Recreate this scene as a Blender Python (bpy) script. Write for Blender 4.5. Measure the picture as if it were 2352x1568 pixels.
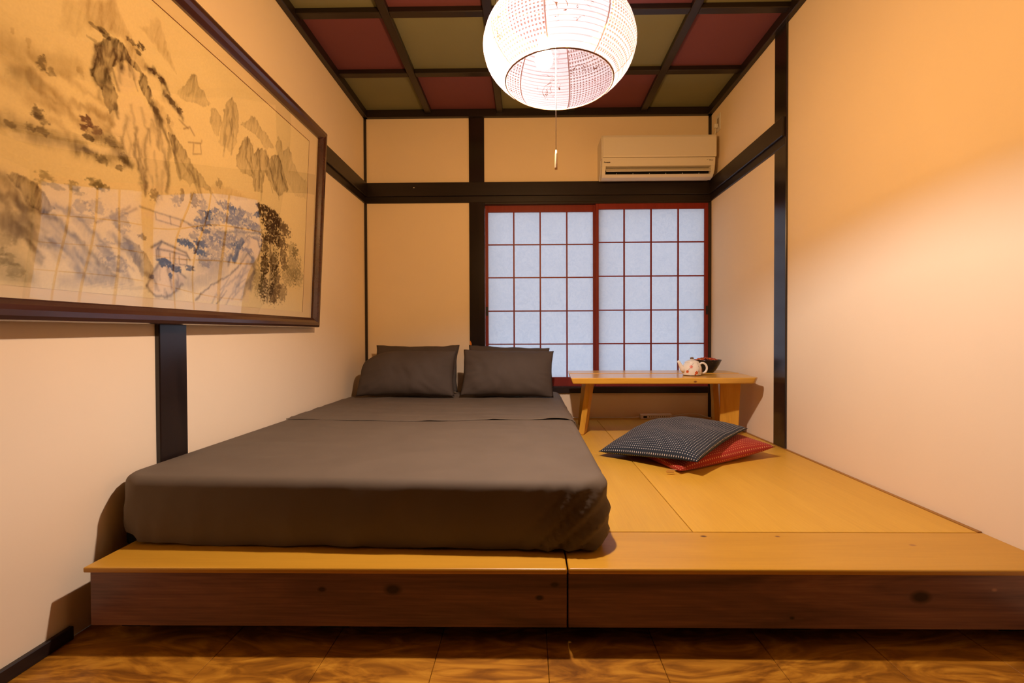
import bpy, bmesh, math, random
import numpy as np
from mathutils import Vector, Matrix, noise
random.seed(7)
for o in list(bpy.data.objects):
    bpy.data.objects.remove(o)
SC = bpy.context.scene
COL = SC.collection
PI = math.pi

# ------------------------------------------------------------------ camera
CAM_H = 0.8153
cam_d = bpy.data.cameras.new('camera')
cam = bpy.data.objects.new('camera', cam_d)
COL.objects.link(cam)
F_PX = 1034.78
cam_d.sensor_width = 36.0
cam_d.sensor_fit = 'HORIZONTAL'
cam_d.lens = F_PX * 36.0 / 2352.0
cam_d.shift_x = (1176.0 - 1197.2) / 2352.0
cam_d.shift_y = (791.9 - 784.0) / 2352.0
cam_d.clip_start = 0.02
Rm = Matrix.Rotation(0.0137, 3, 'Z') @ Matrix.Rotation(-0.0132, 3, 'X') @ Matrix.Rotation(0.0034, 3, 'Y')
ax_r, ax_f, ax_u = Rm.col[0], Rm.col[1], Rm.col[2]
M3 = Matrix((ax_r, ax_u, -ax_f)).transposed()
cam.matrix_world = Matrix.Translation((0, 0, CAM_H)) @ M3.to_4x4()
SC.camera = cam

# ------------------------------------------------------------------ world (overcast daylight outside the window) and exposure
world = bpy.data.worlds.new('world')
SC.world = world
world.use_nodes = True
bg = world.node_tree.nodes['Background']
bg.inputs[0].default_value = (0.76, 0.86, 1.0, 1)
bg.inputs[1].default_value = 3.9
BULB_COLOR = (1.0, 0.785, 0.70)
BULB_STRENGTH = 3100.0
PAPER_TINT = (0.92, 0.615, 0.225)       # light passing straight through the thin warm paper of the lantern
SC.view_settings.view_transform = 'Standard'
SC.view_settings.look = 'None'
SC.view_settings.exposure = 0.0
SC.view_settings.gamma = 1.0
SC.view_settings.use_curve_mapping = False
SC.cycles.diffuse_bounces = 6
SC.cycles.max_bounces = 12

# ------------------------------------------------------------------ room dimensions
XL, XR, YB, YC = -1.2553, 1.409, 3.48, -3.4      # left wall, right wall, window wall, wall behind the camera
ZP = 0.2113                                       # top of the sleeping platform
YF = 1.175                                        # front edge of the platform
ZC = 2.568                                        # ceiling panels
ZM = 2.511                                        # underside of the ceiling moulding

# ------------------------------------------------------------------ helpers
def tag(o, label=None, cat=None, group=None, kind=None):
    if label: o['label'] = label
    if cat: o['category'] = cat
    if group: o['group'] = group
    if kind: o['kind'] = kind
    return o

def par(o, parent):
    if parent is not None:
        o.parent = parent
        o.matrix_parent_inverse = Matrix.Translation(-PLOC.get(parent.name, Vector((0, 0, 0))))
    return o
PLOC = {}

def empty(name, loc, label, cat, group=None, kind=None):
    o = bpy.data.objects.new(name, None)
    COL.objects.link(o)
    o.location = loc
    o.empty_display_size = 0.05
    PLOC[o.name] = Vector(loc)
    tag(o, label, cat, group, kind)
    return o

def obj(name, verts, faces, mat, parent=None, smooth=False, uv=None, mats=None, fmat=None):
    me = bpy.data.meshes.new(name)
    me.from_pydata([tuple(v) for v in verts], [], faces)
    if mat is not None: me.materials.append(mat)
    for m in mats or (): me.materials.append(m)
    if fmat is not None:
        me.polygons.foreach_set('material_index', fmat)
    if smooth:
        me.polygons.foreach_set('use_smooth', [True] * len(me.polygons))
    if uv is not None:
        l = me.uv_layers.new(name='uv')
        for lp in me.loops:
            l.data[lp.index].uv = uv[lp.vertex_index]
    me.update()
    o = bpy.data.objects.new(name, me)
    COL.objects.link(o)
    return par(o, parent)

def bobj(name, bm, mat, parent=None, smooth=False):
    me = bpy.data.meshes.new(name)
    bm.normal_update()
    bm.to_mesh(me)
    bm.free()
    if mat is not None: me.materials.append(mat)
    if smooth:
        me.polygons.foreach_set('use_smooth', [True] * len(me.polygons))
    o = bpy.data.objects.new(name, me)
    COL.objects.link(o)
    return par(o, parent)

def bm_box(bm, x0, x1, y0, y1, z0, z1, M=None):
    vs = [bm.verts.new(p) for p in [(x0, y0, z0), (x1, y0, z0), (x1, y1, z0), (x0, y1, z0), (x0, y0, z1), (x1, y0, z1), (x1, y1, z1), (x0, y1, z1)]]
    if M is not None:
        for v in vs: v.co = M @ v.co
    for f in [(0, 3, 2, 1), (4, 5, 6, 7), (0, 1, 5, 4), (1, 2, 6, 5), (2, 3, 7, 6), (3, 0, 4, 7)]:
        bm.faces.new([vs[i] for i in f])
    return vs

def box(name, x0, x1, y0, y1, z0, z1, mat, parent=None, bev=0.0, M=None, seg=1):
    bm = bmesh.new()
    bm_box(bm, x0, x1, y0, y1, z0, z1, M)
    if bev > 0:
        bmesh.ops.bevel(bm, geom=list(bm.edges), offset=bev, segments=seg, affect='EDGES', profile=0.5)
    return bobj(name, bm, mat, parent)

def tube(name, pts, r, mat, parent=None, seg=8, rf=None, caps=True):
    """swept tube along points; rf = list of radii"""
    pts = [Vector(p) for p in pts]
    V, Fc = [], []
    n = len(pts)
    up = Vector((0, 0, 1))
    t0 = (pts[1] - pts[0]).normalized()
    a = t0.cross(up)
    if a.length < 1e-3: a = t0.cross(Vector((1, 0, 0)))
    a.normalize()
    for i, p in enumerate(pts):
        t = (pts[min(i + 1, n - 1)] - pts[max(i - 1, 0)]).normalized()
        a = (a - t * a.dot(t)).normalized()
        b = t.cross(a)
        rr = rf[i] if rf else r
        for k in range(seg):
            w = 2 * PI * k / seg
            V.append(p + (a * math.cos(w) + b * math.sin(w)) * rr)
    for i in range(n - 1):
        for k in range(seg):
            k2 = (k + 1) % seg
            Fc.append((i * seg + k, i * seg + k2, (i + 1) * seg + k2, (i + 1) * seg + k))
    if caps:
        Fc.append(tuple(range(seg - 1, -1, -1)))
        Fc.append(tuple((n - 1) * seg + k for k in range(seg)))
    return obj(name, V, Fc, mat, parent, smooth=True)

def lathe(name, prof, c, mat, parent=None, seg=32, smooth=True, closed=False):
    V, Fc = [], []
    n = len(prof)
    for r, z in prof:
        for k in range(seg):
            w = 2 * PI * k / seg
            V.append((c[0] + r * math.cos(w), c[1] + r * math.sin(w), c[2] + z))
    for i in range(n if closed else n - 1):
        j = (i + 1) % n
        for k in range(seg):
            k2 = (k + 1) % seg
            Fc.append((i * seg + k, i * seg + k2, j * seg + k2, j * seg + k))
    if not closed:
        if prof[0][0] > 1e-5 and prof[0][0] < 0.002: pass
    return obj(name, V, Fc, mat, parent, smooth=smooth)

def sstep(a, b, x):
    t = min(1.0, max(0.0, (x - a) / (b - a)))
    return t * t * (3 - 2 * t)

def nz(x, y, z=0.0, oct=3):
    return noise.fractal(Vector((x, y, z)), 1.0, 2.0, oct)

# ------------------------------------------------------------------ materials
def new_mat(name):
    m = bpy.data.materials.new(name)
    m.use_nodes = True
    nt = m.node_tree
    return m, nt, nt.nodes['Principled BSDF']

def N(nt, t, **kw):
    n = nt.nodes.new(t)
    for k, v in kw.items():
        if k in n.inputs.keys(): n.inputs[k].default_value = v
        else: setattr(n, k, v)
    return n

def plain(name, col, rough=0.6, spec=0.5, metal=0.0, var=0.0, scale=20.0, bump=0.0, bscale=150.0, coat=0.0):
    m, nt, p = new_mat(name)
    p.inputs['Base Color'].default_value = (*col, 1)
    p.inputs['Roughness'].default_value = rough
    p.inputs['Specular IOR Level'].default_value = spec
    p.inputs['Metallic'].default_value = metal
    p.inputs['Coat Weight'].default_value = coat
    p.inputs['Coat Roughness'].default_value = 0.1
    tc = N(nt, 'ShaderNodeTexCoord')
    if var > 0:
        nn = N(nt, 'ShaderNodeTexNoise', Scale=scale, Detail=4.0)
        nt.links.new(tc.outputs['Object'], nn.inputs['Vector'])
        r = N(nt, 'ShaderNodeValToRGB')
        r.color_ramp.elements[0].position = 0.3
        r.color_ramp.elements[1].position = 0.7
        r.color_ramp.elements[0].color = (*[c * (1 - var) for c in col], 1)
        r.color_ramp.elements[1].color = (*[min(1, c * (1 + var)) for c in col], 1)
        nt.links.new(nn.outputs['Fac'], r.inputs['Fac'])
        nt.links.new(r.outputs['Color'], p.inputs['Base Color'])
    if bump > 0:
        nb = N(nt, 'ShaderNodeTexNoise', Scale=bscale, Detail=3.0)
        nt.links.new(tc.outputs['Object'], nb.inputs['Vector'])
        bp = N(nt, 'ShaderNodeBump', Strength=bump, Distance=0.002)
        nt.links.new(nb.outputs['Fac'], bp.inputs['Height'])
        nt.links.new(bp.outputs['Normal'], p.inputs['Normal'])
    return m

def wood(name, stops, grain='Y', stretch=14.0, scale=5.0, rough=0.45, spec=0.5, dist=1.2, bump=0.08, coat=0.0, fine=0.25, rnd=True, knots=None):
    """stops: list of (pos, colour); the grain runs along the named axis"""
    m, nt, p = new_mat(name)
    tc = N(nt, 'ShaderNodeTexCoord')
    mp = N(nt, 'ShaderNodeMapping')
    s = [stretch, stretch, stretch]
    s['XYZ'.index(grain)] = 1.0
    mp.inputs['Scale'].default_value = s
    nt.links.new(tc.outputs['Object'], mp.inputs['Vector'])
    n1 = N(nt, 'ShaderNodeTexNoise', Scale=scale * 0.25, Detail=5.0, Roughness=0.55, Distortion=dist)
    nt.links.new(mp.outputs['Vector'], n1.inputs['Vector'])
    mp2 = N(nt, 'ShaderNodeMapping')
    s2 = [90.0, 90.0, 90.0]
    s2['XYZ'.index(grain)] = 3.0
    mp2.inputs['Scale'].default_value = s2
    nt.links.new(tc.outputs['Object'], mp2.inputs['Vector'])
    n2 = N(nt, 'ShaderNodeTexNoise', Scale=2.0, Detail=3.0)
    nt.links.new(mp2.outputs['Vector'], n2.inputs['Vector'])
    mix = N(nt, 'ShaderNodeMix', data_type='FLOAT')
    mix.inputs[0].default_value = fine
    nt.links.new(n1.outputs['Fac'], mix.inputs[2])
    nt.links.new(n2.outputs['Fac'], mix.inputs[3])
    r = N(nt, 'ShaderNodeValToRGB')
    cr = r.color_ramp
    while len(cr.elements) < len(stops): cr.elements.new(0.5)
    for e, (pp, c) in zip(cr.elements, stops):
        e.position = pp
        e.color = (*c, 1)
    nt.links.new(mix.outputs[0], r.inputs['Fac'])
    col = r.outputs['Color']
    for (kx, ky, kz, kr, kc) in knots or ():
        vm = N(nt, 'ShaderNodeVectorMath', operation='DISTANCE')
        mk = N(nt, 'ShaderNodeMapping')
        gi = 'XYZ'.index(grain)
        sc = [1.0, 1.0, 1.0]; sc[gi] = 0.62
        mk.inputs['Scale'].default_value = sc
        nt.links.new(tc.outputs['Object'], mk.inputs['Vector'])
        kk = [kx, ky, kz]; kk[gi] *= 0.62
        nt.links.new(mk.outputs['Vector'], vm.inputs[0])
        vm.inputs[1].default_value = kk
        mr = N(nt, 'ShaderNodeMapRange')
        mr.inputs[1].default_value = kr * 0.7
        mr.inputs[2].default_value = kr * 1.5
        nt.links.new(vm.outputs['Value'], mr.inputs[0])
        mm = N(nt, 'ShaderNodeMix', data_type='RGBA')
        mm.inputs[6].default_value = (*kc, 1)
        nt.links.new(mr.outputs[0], mm.inputs[0])
        nt.links.new(col, mm.inputs[7])
        col = mm.outputs[2]
    if rnd:
        oi = N(nt, 'ShaderNodeObjectInfo')
        mr = N(nt, 'ShaderNodeMapRange')
        mr.inputs[3].default_value = 0.92
        mr.inputs[4].default_value = 1.06
        nt.links.new(oi.outputs['Random'], mr.inputs[0])
        hs = N(nt, 'ShaderNodeHueSaturation')
        nt.links.new(mr.outputs[0], hs.inputs['Value'])
        nt.links.new(col, hs.inputs['Color'])
        col = hs.outputs['Color']
    nt.links.new(col, p.inputs['Base Color'])
    p.inputs['Roughness'].default_value = rough
    p.inputs['Specular IOR Level'].default_value = spec
    p.inputs['Coat Weight'].default_value = coat
    p.inputs['Coat Roughness'].default_value = 0.15
    bp = N(nt, 'ShaderNodeBump', Strength=bump, Distance=0.002)
    nt.links.new(mix.outputs[0], bp.inputs['Height'])
    nt.links.new(bp.outputs['Normal'], p.inputs['Normal'])
    return m

M_wall = plain('plaster_cream', (0.88, 0.73, 0.51), rough=0.85, spec=0.2, var=0.012, scale=3.0, bump=0.12, bscale=60.0)
M_dark = wood('dark_stained_timber', [(0.3, (0.010, 0.0065, 0.006)), (0.7, (0.024, 0.014, 0.011))], grain='Z', rough=0.20, spec=0.6, bump=0.03)
M_darkX = wood('dark_stained_timber_x', [(0.3, (0.010, 0.0065, 0.006)), (0.7, (0.024, 0.014, 0.011))], grain='X', rough=0.36, spec=0.45, bump=0.05)
M_darkY = wood('dark_stained_timber_y', [(0.3, (0.010, 0.0065, 0.006)), (0.7, (0.024, 0.014, 0.011))], grain='Y', rough=0.36, spec=0.45, bump=0.05)
M_red = plain('ceiling_red', (0.175, 0.056, 0.062), rough=0.7, spec=0.2, var=0.05, scale=2.0)
M_green = plain('ceiling_olive', (0.205, 0.200, 0.105), rough=0.7, spec=0.2, var=0.05, scale=2.0)
M_deckY = wood('platform_boards', [(0.25, (0.62, 0.335, 0.034)), (0.5, (0.68, 0.38, 0.042)), (0.75, (0.74, 0.43, 0.054))], grain='Y', stretch=10, rough=0.42, spec=0.35, bump=0.04, fine=0.45)
M_deckX = wood('platform_front_board', [(0.25, (0.53, 0.265, 0.020)), (0.55, (0.61, 0.31, 0.026)), (0.8, (0.66, 0.35, 0.034))], grain='X', stretch=9, rough=0.34, spec=0.45, bump=0.04, fine=0.3,
               knots=[(0.536, 1.375, ZP, 0.005, (0.10, 0.03, 0.01)), (0.76, 1.375, ZP, 0.004, (0.2, 0.07, 0.02)), (1.12, 1.32, ZP, 0.005, (0.38, 0.16, 0.03))])
M_fasc = wood('dark_fascia', [(0.30, (0.07, 0.036, 0.032)), (0.45, (0.17, 0.082, 0.062)), (0.56, (0.26, 0.125, 0.085)), (0.70, (0.42, 0.21, 0.13))], grain='X', stretch=7, scale=4.0, rough=0.33, spec=0.4, dist=2.0, bump=0.05,
              knots=[(-0.36, 1.185, 0.15, 0.012, (0.02, 0.008, 0.006)), (-0.55, 1.185, 0.15, 0.006, (0.03, 0.01, 0.007)), (0.03, 1.185, 0.13, 0.006, (0.02, 0.008, 0.006)), (0.07, 1.185, 0.165, 0.006, (0.02, 0.008, 0.006)),
                     (1.03, 1.185, 0.135, 0.014, (0.022, 0.009, 0.008)), (0.695, 1.185, 0.078, 0.004, (0.012, 0.006, 0.006)), (1.22, 1.185, 0.155, 0.004, (0.5, 0.25, 0.14))])
M_floor = wood('swirled_floor', [(0.30, (0.17, 0.060, 0.006)), (0.45, (0.31, 0.12, 0.010)), (0.56, (0.46, 0.195, 0.016)), (0.72, (0.62, 0.30, 0.03))], grain='X', stretch=3.0, scale=17.0, rough=0.32, spec=0.5, dist=3.5, bump=0.06, fine=0.10)
M_strip = wood('edge_strip_wood', [(0.3, (0.34, 0.15, 0.02)), (0.7, (0.46, 0.21, 0.03))], grain='Y', rough=0.5)
M_tableX = wood('table_pine', [(0.25, (0.55, 0.255, 0.026)), (0.5, (0.74, 0.385, 0.042)), (0.75, (0.82, 0.47, 0.07))], grain='X', stretch=10, rough=0.28, spec=0.5, bump=0.05, coat=0.25,
                knots=[(1.185, 2.62, 0.567, 0.006, (0.2, 0.07, 0.02)), (0.97, 2.615, 0.565, 0.005, (0.2, 0.07, 0.02)), (1.12, 2.66, 0.588, 0.008, (0.25, 0.09, 0.02))])
M_tableZ = wood('table_leg_pine', [(0.25, (0.55, 0.255, 0.026)), (0.5, (0.74, 0.385, 0.042)), (0.75, (0.82, 0.47, 0.07))], grain='Z', stretch=10, rough=0.32, spec=0.5, bump=0.05)
M_shoji = wood('red_lacquered_wood', [(0.3, (0.185, 0.018, 0.012)), (0.7, (0.24, 0.026, 0.016))], grain='Z', rough=0.42, spec=0.35, bump=0.03)
M_white = plain('white_plastic', (0.78, 0.74, 0.66), rough=0.45, spec=0.4)
M_ac = plain('ac_casing', (0.76, 0.70, 0.58), rough=0.42, spec=0.4)
M_black = plain('black_void', (0.006, 0.006, 0.006), rough=0.6, spec=0.2)
M_frame = wood('picture_frame_wood', [(0.3, (0.035, 0.011, 0.008)), (0.7, (0.062, 0.020, 0.013))], grain='Y', rough=0.22, spec=0.6, bump=0.02, coat=0.5)
M_mount = plain('silk_mount', (0.78, 0.64, 0.40), rough=0.8, spec=0.1, var=0.03, scale=8, bump=0.05, bscale=400)
M_brownline = plain('mount_line', (0.16, 0.06, 0.02), rough=0.7)

# ================================================================== STRUCTURE
def wall(name, boxes, label):
    bm = bmesh.new()
    for b in boxes: bm_box(bm, *b)
    o = bobj(name, bm, M_wall)
    return tag(o, label, 'wall', kind='structure')

WT = 0.12
wall('wall_left', [(XL - WT, XL, YC, YB + WT, 0, 2.70)], 'cream plaster wall on the left carrying the framed painting')
wall('wall_right', [(XR, XR + WT, YC, YB + WT, 0, 2.70)], 'plain cream plaster wall on the right with one dark post')
WZ0, WZ1, WX0 = 0.398, 1.862, -0.335
wall('wall_back', [(XL - WT, WX0, YB, YB + WT, 0, 2.70), (WX0, XR + WT, YB, YB + WT, 0, WZ0), (WX0, XR + WT, YB, YB + WT, WZ1, 2.70)],
     'cream plaster window wall behind the pillows')
wf = box('wall_front', XL - WT, XR + WT, YC - WT, YC, 0, 2.70, M_dark)  # unseen end wall, set back and made dark to weaken bounce on front faces
for n_, xa, xb, sd in ((1, XL, XL + 0.02, 'left'), (2, XR - 0.02, XR, 'right')):  # unseen dark panels added to keep side-wall bounce off the bed front
    d_ = empty('baffle_%d' % n_, (xa, -1.4, 0), 'added unseen dark panels that cut bounced light along the %s wall behind the camera' % sd, 'baffle', kind='structure')
    for q in range(4):
        y0_ = YC + 0.005 + q * 0.97
        box('baffle_panel', xa, xb, y0_, y0_ + 0.96, 0.036, 2.50, M_dark, d_, bev=0.003)
tag(wf, 'unseen end wall behind the camera, made dark to cut bounced light', 'wall', kind='structure')

# floor of swirled boards
fl = empty('floor', (0, 0, 0), 'glossy brown wooden floor of wide swirled boards in front of the platform', 'floor', kind='structure')
box('subfloor', XL - WT, XR + WT, YC - WT, YB + WT, -0.10, -0.02, M_black, fl)
xs = [XL]
x = -0.81
while x < XR - 0.05:
    xs.append(x); x += 0.2865
xs.append(XR)
for a, b in zip(xs[:-1], xs[1:]):
    box('floor_board', a + 0.0006, b - 0.0006, YC, YB, -0.02, 0.0, M_floor, fl, bev=0.0012)

bl_ = box('baseboard_left', XL, XL + 0.014, YC, YF + 0.03, 0, 0.036, M_darkY, bev=0.002)
tag(bl_, 'low black baseboard along the left wall in front of the platform', 'baseboard', kind='structure')
br_ = box('baseboard_right', XR - 0.014, XR, YC, YF - 0.005, 0, 0.036, M_darkY, bev=0.002)
tag(br_, 'low black baseboard along the right wall in front of the platform', 'baseboard', kind='structure')

# coffered ceiling: checker of red and olive panels between dark battens
ce = empty('ceiling', (0, 0, ZC), 'coffered ceiling of red and olive panels in a checker between dark battens', 'ceiling', kind='structure')
box('ceiling_deck', XL - WT, XR + WT, YC - WT, YB + WT, ZC + 0.012, ZC + 0.08, M_black, ce)
CX = [XL, -0.750, -0.205, 0.340, 0.885, XR]
CY = [YB, 2.955]
while CY[-1] - 0.545 > YC + 0.1: CY.append(CY[-1] - 0.545)
CY.append(YC)
for i in range(5):
    for j in range(len(CY) - 1):
        m = M_green if (i + j) % 2 == 0 else M_red
        box('ceiling_panel', CX[i] + 0.001, CX[i + 1] - 0.001, CY[j + 1] + 0.001, CY[j] - 0.001, ZC, ZC + 0.012, m, ce)
for i in range(1, 5):
    box('batten', CX[i] - 0.024, CX[i] + 0.024, YC, YB, ZC - 0.033, ZC - 0.0003, M_darkY, ce, bev=0.003)
for j in range(1, len(CY) - 1):
    for i in range(5):
        box('batten', CX[i] + (0.024 if i else 0), CX[i + 1] - (0.024 if i < 4 else 0), CY[j] - 0.024, CY[j] + 0.024, ZC - 0.030, ZC - 0.0003, M_darkX, ce, bev=0.003)

def trim(n, label, boxes, mat, bev=0.003):
    bm = bmesh.new()
    for b in boxes:
        bm2 = bmesh.new()
        bm_box(bm2, *b)
        if bev: bmesh.ops.bevel(bm2, geom=list(bm2.edges), offset=bev, segments=1, affect='EDGES')
        tmp = bpy.data.meshes.new('tmp'); bm2.to_mesh(tmp); bm2.free(); bm.from_mesh(tmp); bpy.data.meshes.remove(tmp)
    o = bobj('trim_%d' % n, bm, mat)
    return tag(o, label, 'trim', kind='structure')

MO = 0.034
trim(1, 'dark ceiling moulding along the left wall', [(XL, XL + MO, YC, YB, ZM, ZC)], M_darkY)
trim(2, 'dark ceiling moulding along the right wall', [(XR - MO, XR, YC, YB, ZM, ZC)], M_darkY)
trim(3, 'dark ceiling moulding above the air conditioner wall', [(XL, XR, YB - MO, YB, ZM, ZC)], M_darkX)
# posts
NT, NM, NB = 2.016, 1.912, 1.863
trim(4, 'dark square post left of the window reaching the ceiling', [(-0.4443, -0.3269, YB - 0.012, YB + 0.02, 0.0, ZM + 0.01)], M_dark)
trim(5, 'thin dark corner post behind the left pillows', [(XL, XL + 0.019, YB - 0.010, YB + 0.02, 0.0, ZM + 0.01)], M_dark, 0.0)
trim(6, 'thin dark corner post between the window and the right wall', [(XR - 0.022, XR, YB - 0.006, YB + 0.02, 0.0, ZM + 0.01)], M_dark, 0.0)
trim(7, 'dark post standing on the right wall beside the table', [(XR - 0.010, XR + 0.02, 2.4633, 2.5806, ZP - 0.01, ZM + 0.01)], M_dark)
trim(8, 'dark post on the left wall below the painting', [(XL - 0.02, XL + 0.016, 1.501, 1.6241, 0.0, ZM + 0.01)], M_dark)
# tie beams at lintel height
trim(9, 'dark lintel beam across the wall above the window', [(XL, XR, YB - 0.026, YB + 0.01, NM, NT), (XL, XR, YB - 0.014, YB + 0.02, NB, NM + 0.001)], M_darkX)
trim(10, 'dark lintel beam along the right wall from the corner to the post', [(XR - 0.026, XR + 0.01, 2.475, YB - 0.02, NM, NT), (XR - 0.012, XR + 0.01, 2.475, YB - 0.012, NB, NM + 0.001)], M_darkY)
trim(11, 'dark lintel beam along the left wall behind the painting', [(XL - 0.01, XL + 0.026, 1.56, YB - 0.02, NM, NT), (XL - 0.01, XL + 0.012, 1.56, YB - 0.012, NB, NM + 0.001)], M_darkY)
trim(12, 'dark sill rail under the sliding paper screens', [(-0.3269, XR - 0.022, YB - 0.022, YB + 0.10, WZ0, 0.447)], M_darkX)
trim(13, 'dark head track of the sliding paper screens', [(-0.3269, XR - 0.022, YB - 0.010, YB + 0.10, 1.850, NB + 0.001)], M_darkX, 0.001)
trim(14, 'dark jamb inside the window opening beside the post', [(-0.340, -0.3275, YB + 0.02, YB + 0.10, WZ0, NB)], M_dark, 0.0)
# bare chip on the post, pin on the lintel
M_chip = plain('bare_orange_wood', (0.72, 0.22, 0.01), rough=0.6)
po = bpy.data.objects['trim_4']
V = [(-0.4435, YB - 0.0126, 0.770)]
for k in range(13):
    w = -PI / 2 + PI * k / 12
    V.append((-0.4435 + 0.013 * math.cos(w) * (1 + 0.12 * math.sin(5 * w)), YB - 0.0126, 0.770 + 0.034 * math.sin(w)))
chip = obj('paint_chip', V, [(0, k + 1, k) for k in range(1, 13)], M_chip, po)
chip['label'] = 'bare orange chip in the dark paint'
pin = lathe('pin', [(0.0, -0.004), (0.004, -0.003), (0.005, 0.0), (0.004, 0.003), (0.0, 0.004)], (-0.865, YB - 0.028, 1.975), M_white, bpy.data.objects['trim_9'], seg=8)

# ------------------------------------------------------------------ sliding paper screens (windows)
def paper_mat():
    m, nt, p = new_mat('shoji_paper')
    out = nt.nodes['Material Output']
    tc = N(nt, 'ShaderNodeTexCoord')
    mp = N(nt, 'ShaderNodeMapping')
    nt.links.new(tc.outputs['Object'], mp.inputs['Vector'])
    wv = N(nt, 'ShaderNodeTexNoise', Scale=22.0, Detail=6.0, Roughness=0.65, Distortion=3.0)
    nt.links.new(mp.outputs['Vector'], wv.inputs['Vector'])
    r = N(nt, 'ShaderNodeValToRGB')
    r.color_ramp.elements[0].position = 0.36
    r.color_ramp.elements[1].position = 0.62
    r.color_ramp.elements[0].color = (0.74, 0.77, 0.82, 1)
    r.color_ramp.elements[1].color = (0.86, 0.86, 0.88, 1)
    nt.links.new(wv.outputs['Fac'], r.inputs['Fac'])
    df = N(nt, 'ShaderNodeBsdfDiffuse')
    tl = N(nt, 'ShaderNodeBsdfTranslucent')
    df.inputs['Color'].default_value = (0.36, 0.40, 0.50, 1)
    nt.links.new(r.outputs['Color'], tl.inputs['Color'])
    mx = N(nt, 'ShaderNodeMixShader')
    mx.inputs[0].default_value = 0.45
    nt.links.new(df.outputs[0], mx.inputs[1])
    nt.links.new(tl.outputs[0], mx.inputs[2])
    nt.links.new(mx.outputs[0], out.inputs['Surface'])
    return m
M_paper = paper_mat()
M_pull = plain('finger_pull', (0.008, 0.006, 0.006), rough=0.4)

def shoji(n, label, x0, x1, yf, z0, z1, px, pz, vx, hz, pullx):
    """x0..z1 outer frame, px/pz = clear opening, vx/hz = muntin lines"""
    t = 0.026
    e = empty('window_%d' % n, ((x0 + x1) / 2, yf, z0), label, 'window', kind='structure')
    e['kind'] = 'structure'
    box('stile', x0, px[0], yf, yf + t, z0, z1, M_shoji, e, bev=0.0015)
    box('stile', px[1], x1, yf, yf + t, z0, z1, M_shoji, e, bev=0.0015)
    box('top_rail', px[0], px[1], yf, yf + t, pz[1], z1, M_shoji, e, bev=0.0015)
    box('bottom_rail', px[0], px[1], yf, yf + t, z0, pz[0], M_shoji, e, bev=0.0015)
    for v in vx: box('muntin', v - 0.0055, v + 0.0055, yf + 0.004, yf + 0.0145, pz[0], pz[1], M_shoji, e)
    for h in hz: box('muntin', px[0], px[1], yf + 0.006, yf + 0.0143, h - 0.0045, h + 0.0045, M_shoji, e)
    xs_ = [px[0]] + list(vx) + [px[1]]
    zs_ = [pz[0]] + list(hz) + [pz[1]]
    for i in range(len(xs_) - 1):
        for j in range(len(zs_) - 1):
            box('pane', xs_[i], xs_[i + 1], yf + 0.0150, yf + 0.0156, zs_[j], zs_[j + 1], M_paper, e)
    box('finger_pull', pullx - 0.008, pullx + 0.008, yf - 0.0012, yf + 0.002, 0.998, 1.066, M_pull, e, bev=0.0008)
    return e
shoji(1, 'left red framed paper screen of the window, sliding behind the other', -0.3265, 0.560, YB + 0.030, 0.447, 1.853, (-0.303, 0.512), (0.516, 1.800), (-0.103, 0.102, 0.309), (0.775, 1.033, 1.293, 1.549), -0.314)
shoji(2, 'right red framed paper screen of the window, behind the table', 0.527, 1.3868, YB - 0.004, 0.447, 1.852, (0.550, 1.359), (0.519, 1.808), (0.746, 0.952, 1.159), (0.777, 1.035, 1.296, 1.556), 1.377)

# ================================================================== PLATFORM
pl = empty('bed_platform', (-0.54, 2.3, 0), 'left half of the low wooden platform, carrying the bed', 'platform', 'platform halves')
box('front_board', -1.186, 0.1025, YF, 1.407, ZP - 0.015, ZP, M_deckX, pl, bev=0.004, seg=2)
box('fascia', -1.176, 0.1020, YF + 0.010, YF + 0.030, 0.050, ZP - 0.0152, M_fasc, pl, bev=0.0015)
for a, b in ((-1.186, -0.545), (-0.542, 0.1025)):
    for c, d in ((1.4075, 2.370), (2.3715, 3.36), (3.3615, YB - 0.014)):
        box('deck_board', a, b, c, d, ZP - 0.015, ZP, M_deckY, pl, bev=0.001)
for fx in (-1.12, -0.55, 0.05):
    for fy in (1.30, 2.35, 3.40):
        box('foot', fx - 0.04, fx + 0.04, fy - 0.04, fy + 0.04, 0, ZP - 0.016, M_black, pl)
pr = empty('bed_platform', (0.75, 2.3, 0), 'right half of the low wooden platform, carrying the table and cushions', 'platform', 'platform halves')
box('front_board', 0.1065, XR - 0.001, YF + 0.002, 1.4065, ZP - 0.015, ZP, M_deckX, pr, bev=0.004, seg=2)
box('fascia', 0.1065, XR - 0.001, YF + 0.012, YF + 0.032, 0.049, ZP - 0.0152, M_fasc, pr, bev=0.0015)
box('deck_board', 0.1065, 0.5135, 1.4080, 2.370, ZP - 0.015, ZP, M_deckY, pr, bev=0.0012)
box('deck_board', 0.5165, 1.392, 1.4080, 2.370, ZP - 0.015, ZP, M_deckY, pr, bev=0.0012)
box('deck_board', 0.1065, 0.5135, 2.3715, 3.345, ZP - 0.015, ZP, M_deckY, pr, bev=0.0012)
box('deck_board', 0.5165, 1.392, 2.3715, 3.345, ZP - 0.015, ZP, M_deckY, pr, bev=0.0012)
box('deck_board', 0.1065, 1.392, 3.3465, YB - 0.014, ZP - 0.015, ZP, M_deckX, pr, bev=0.0012)
box('edge_strip', 1.394, XR - 0.001, 1.4085, YB - 0.014, ZP - 0.015, ZP + 0.002, M_strip, pr, bev=0.001)
for fx in (0.16, 0.75, 1.35):
    for fy in (1.30, 2.35, 3.40):
        box('foot', fx - 0.04, fx + 0.04, fy - 0.04, fy + 0.04, 0, ZP - 0.016, M_black, pr)

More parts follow.
